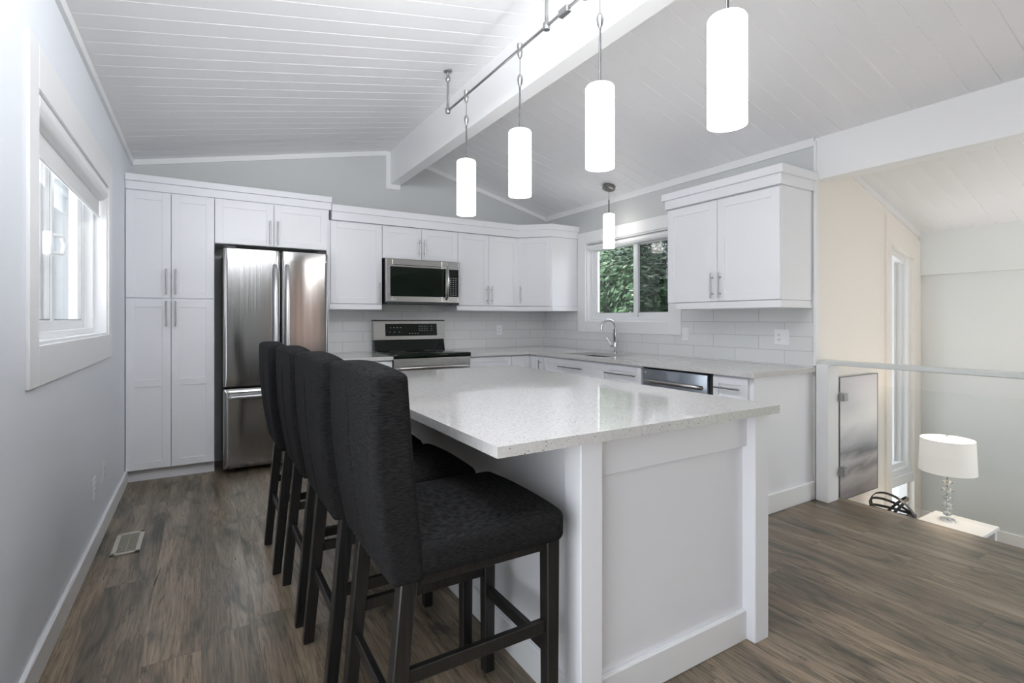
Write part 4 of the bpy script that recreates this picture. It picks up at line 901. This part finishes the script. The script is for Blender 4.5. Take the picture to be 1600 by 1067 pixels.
for r0, r1, z in ((0.160, 0.158, SZ0), (0.150, 0.148, SZ1)): lathe(bm, [(r0, z), (r1, z)], (lx, ly, 0), 56, cap=False)
bmesh.ops.remove_doubles(bm, verts=bm.verts, dist=1e-5)
sh = obj('lamp_shade', bm, [M_linen, M_linen_in], lamp, 60)
for p in sh.data.polygons:
    c = p.center; 
    if p.normal.x*c.x+p.normal.y*c.y < 0: p.material_index = 1
bm = BM()
for k in range(3): tube(bm, [(lx, ly, SZ1-.012), (lx+.148*math.cos(k*2.1+.5), ly+.148*math.sin(k*2.1+.5), SZ1-.012)], 0.002, 6)
obj('spider', bm, M_chrome, lamp)
bm = BM(); lathe(bm, [(0.006, -.03), (0.006, .0), (0.011, .012), (0.007, .028), (0.002, .032)], (lx, ly, SZ1), 16); obj('finial', bm, M_chrome, lamp, 50)
bm = BM(); bmesh.ops.create_uvsphere(bm, u_segments=20, v_segments=12, radius=0.03, matrix=Matrix.Translation((lx, ly, SZ0+.13))); obj('bulb', bm, mat('bulb_lit', (1, 1, 1), 0.4, emit=(1, .86, .68), estr=60), lamp, 80)
ot = thing('bench', 'low white bench under the grey painting', 'bench', (4.2, 1.72, ZLOW))
bm = BM(); box(bm, (3.90, 1.645, -.31), (4.60, 1.935-.012, -.285), bev=0.003); obj('bench_top', bm, M_white_lacquer, ot)
for x in (3.93, 4.57):
    for y in (1.67, 1.90): bm = BM(); box(bm, (x-.018, y-.018, ZLOW), (x+.018, y+.018, -.31)); obj('leg', bm, M_white_lacquer, ot)
ox, oy, oz, orr = 4.285, 1.74, -0.285+.147, 0.146
orb = thing('decorative_orb', 'black metal open ring sphere ornament beside the lamp', 'ornament', (ox, oy, -.285))
for (ax, ang, rr) in (((1, 0, 0), 0.35, 1.0), ((0.2, 1, 0.1), 1.15, 1.0), ((1, .3, 0), -0.9, .97), ((0.1, 1, 0), 0.2, .95)):
    bm = BM(); R = Matrix.Rotation(ang, 3, Vector(ax)); n = 48
    for k in range(n):
        t0, t1 = 2*PI*k/n, 2*PI*(k+1)/n
    inn = []; rings = []
    for k in range(n):
        t0 = 2*PI*k/n; row = []
        for rad, zz in ((orr*rr, -.009), (orr*rr, .009), (orr*rr-.005, .009), (orr*rr-.005, -.009)):
            row.append(bm.verts.new(R @ Vector((rad*math.cos(t0), rad*math.sin(t0), zz))+Vector((ox, oy, oz))))
        rings.append(row)
    for k in range(n):
        A, B = rings[k], rings[(k+1) % n]
        for j in range(4): bm.faces.new([A[j], A[(j+1) % 4], B[(j+1) % 4], B[j]])
    obj('ring', bm, M_blackmatte, orb, 40)

# ---------------------------------------------------------------- outside
bm = BM(); box(bm, (5.6, -6, -1.2), (40, 40, -1.0)); struct('ground', bm, M_lawn, 'green lawn outside the sink window', 'ground')
bm = BM(); box(bm, (-2.5, 12.4, -1.0), (-2.2, 15.6, 6.0)); struct('wall_neighbour', bm, mat('neighbour_siding', (0.17, 0.20, 0.21), 0.7), 'grey wall of the house next door seen through the left window', 'wall')
def tree(cx, cy, zb, hh, rad, n, label):
    t = thing('leafy_tree', label, 'tree', (cx, cy, zb))
    bm = BM(); tube(bm, [(cx, cy, zb-.05), (cx+.05, cy, zb+hh*.3), (cx, cy+.1, zb+hh*.75)], [0.22, 0.16, 0.05], 10)
    for k in range(9):
        a = k*2.4; z = zb+hh*(.3+.05*k); tube(bm, [(cx, cy, z), (cx+rad*.7*math.cos(a), cy+rad*.7*math.sin(a), z+hh*.16)], [0.06, 0.015], 6)
    obj('trunk', bm, M_bark, t, 60)
    bm = BM(); blobs = []
    for k in range(46):
        th = random.random()*2*PI; v = random.uniform(-.9, 1); rr = rad*(1-v*v*.85)**.5
        q = rr*random.uniform(.55, 1.0); blobs.append((Vector((cx+q*math.cos(th), cy+q*math.sin(th), zb+hh*.58+v*hh*.40)), random.uniform(.45, .85)*rad*.42))
    for i in range(n):
        c, r = random.choice(blobs); d = Vector((random.gauss(0, 1), random.gauss(0, 1), random.gauss(0, 1))).normalized()
        p = c+d*r*random.uniform(.25, 1.05)
        nrm = (d+Vector((random.gauss(0, .5), random.gauss(0, .5), random.gauss(.4, .5)))).normalized()
        u = nrm.cross(Vector((random.random(), random.random(), random.random()))).normalized(); w = nrm.cross(u); s = random.uniform(.05, .10)
        bm.faces.new([bm.verts.new(p+u*s), bm.verts.new(p+w*s*.45-nrm*s*.12), bm.verts.new(p-u*s), bm.verts.new(p-w*s*.45-nrm*s*.12)])
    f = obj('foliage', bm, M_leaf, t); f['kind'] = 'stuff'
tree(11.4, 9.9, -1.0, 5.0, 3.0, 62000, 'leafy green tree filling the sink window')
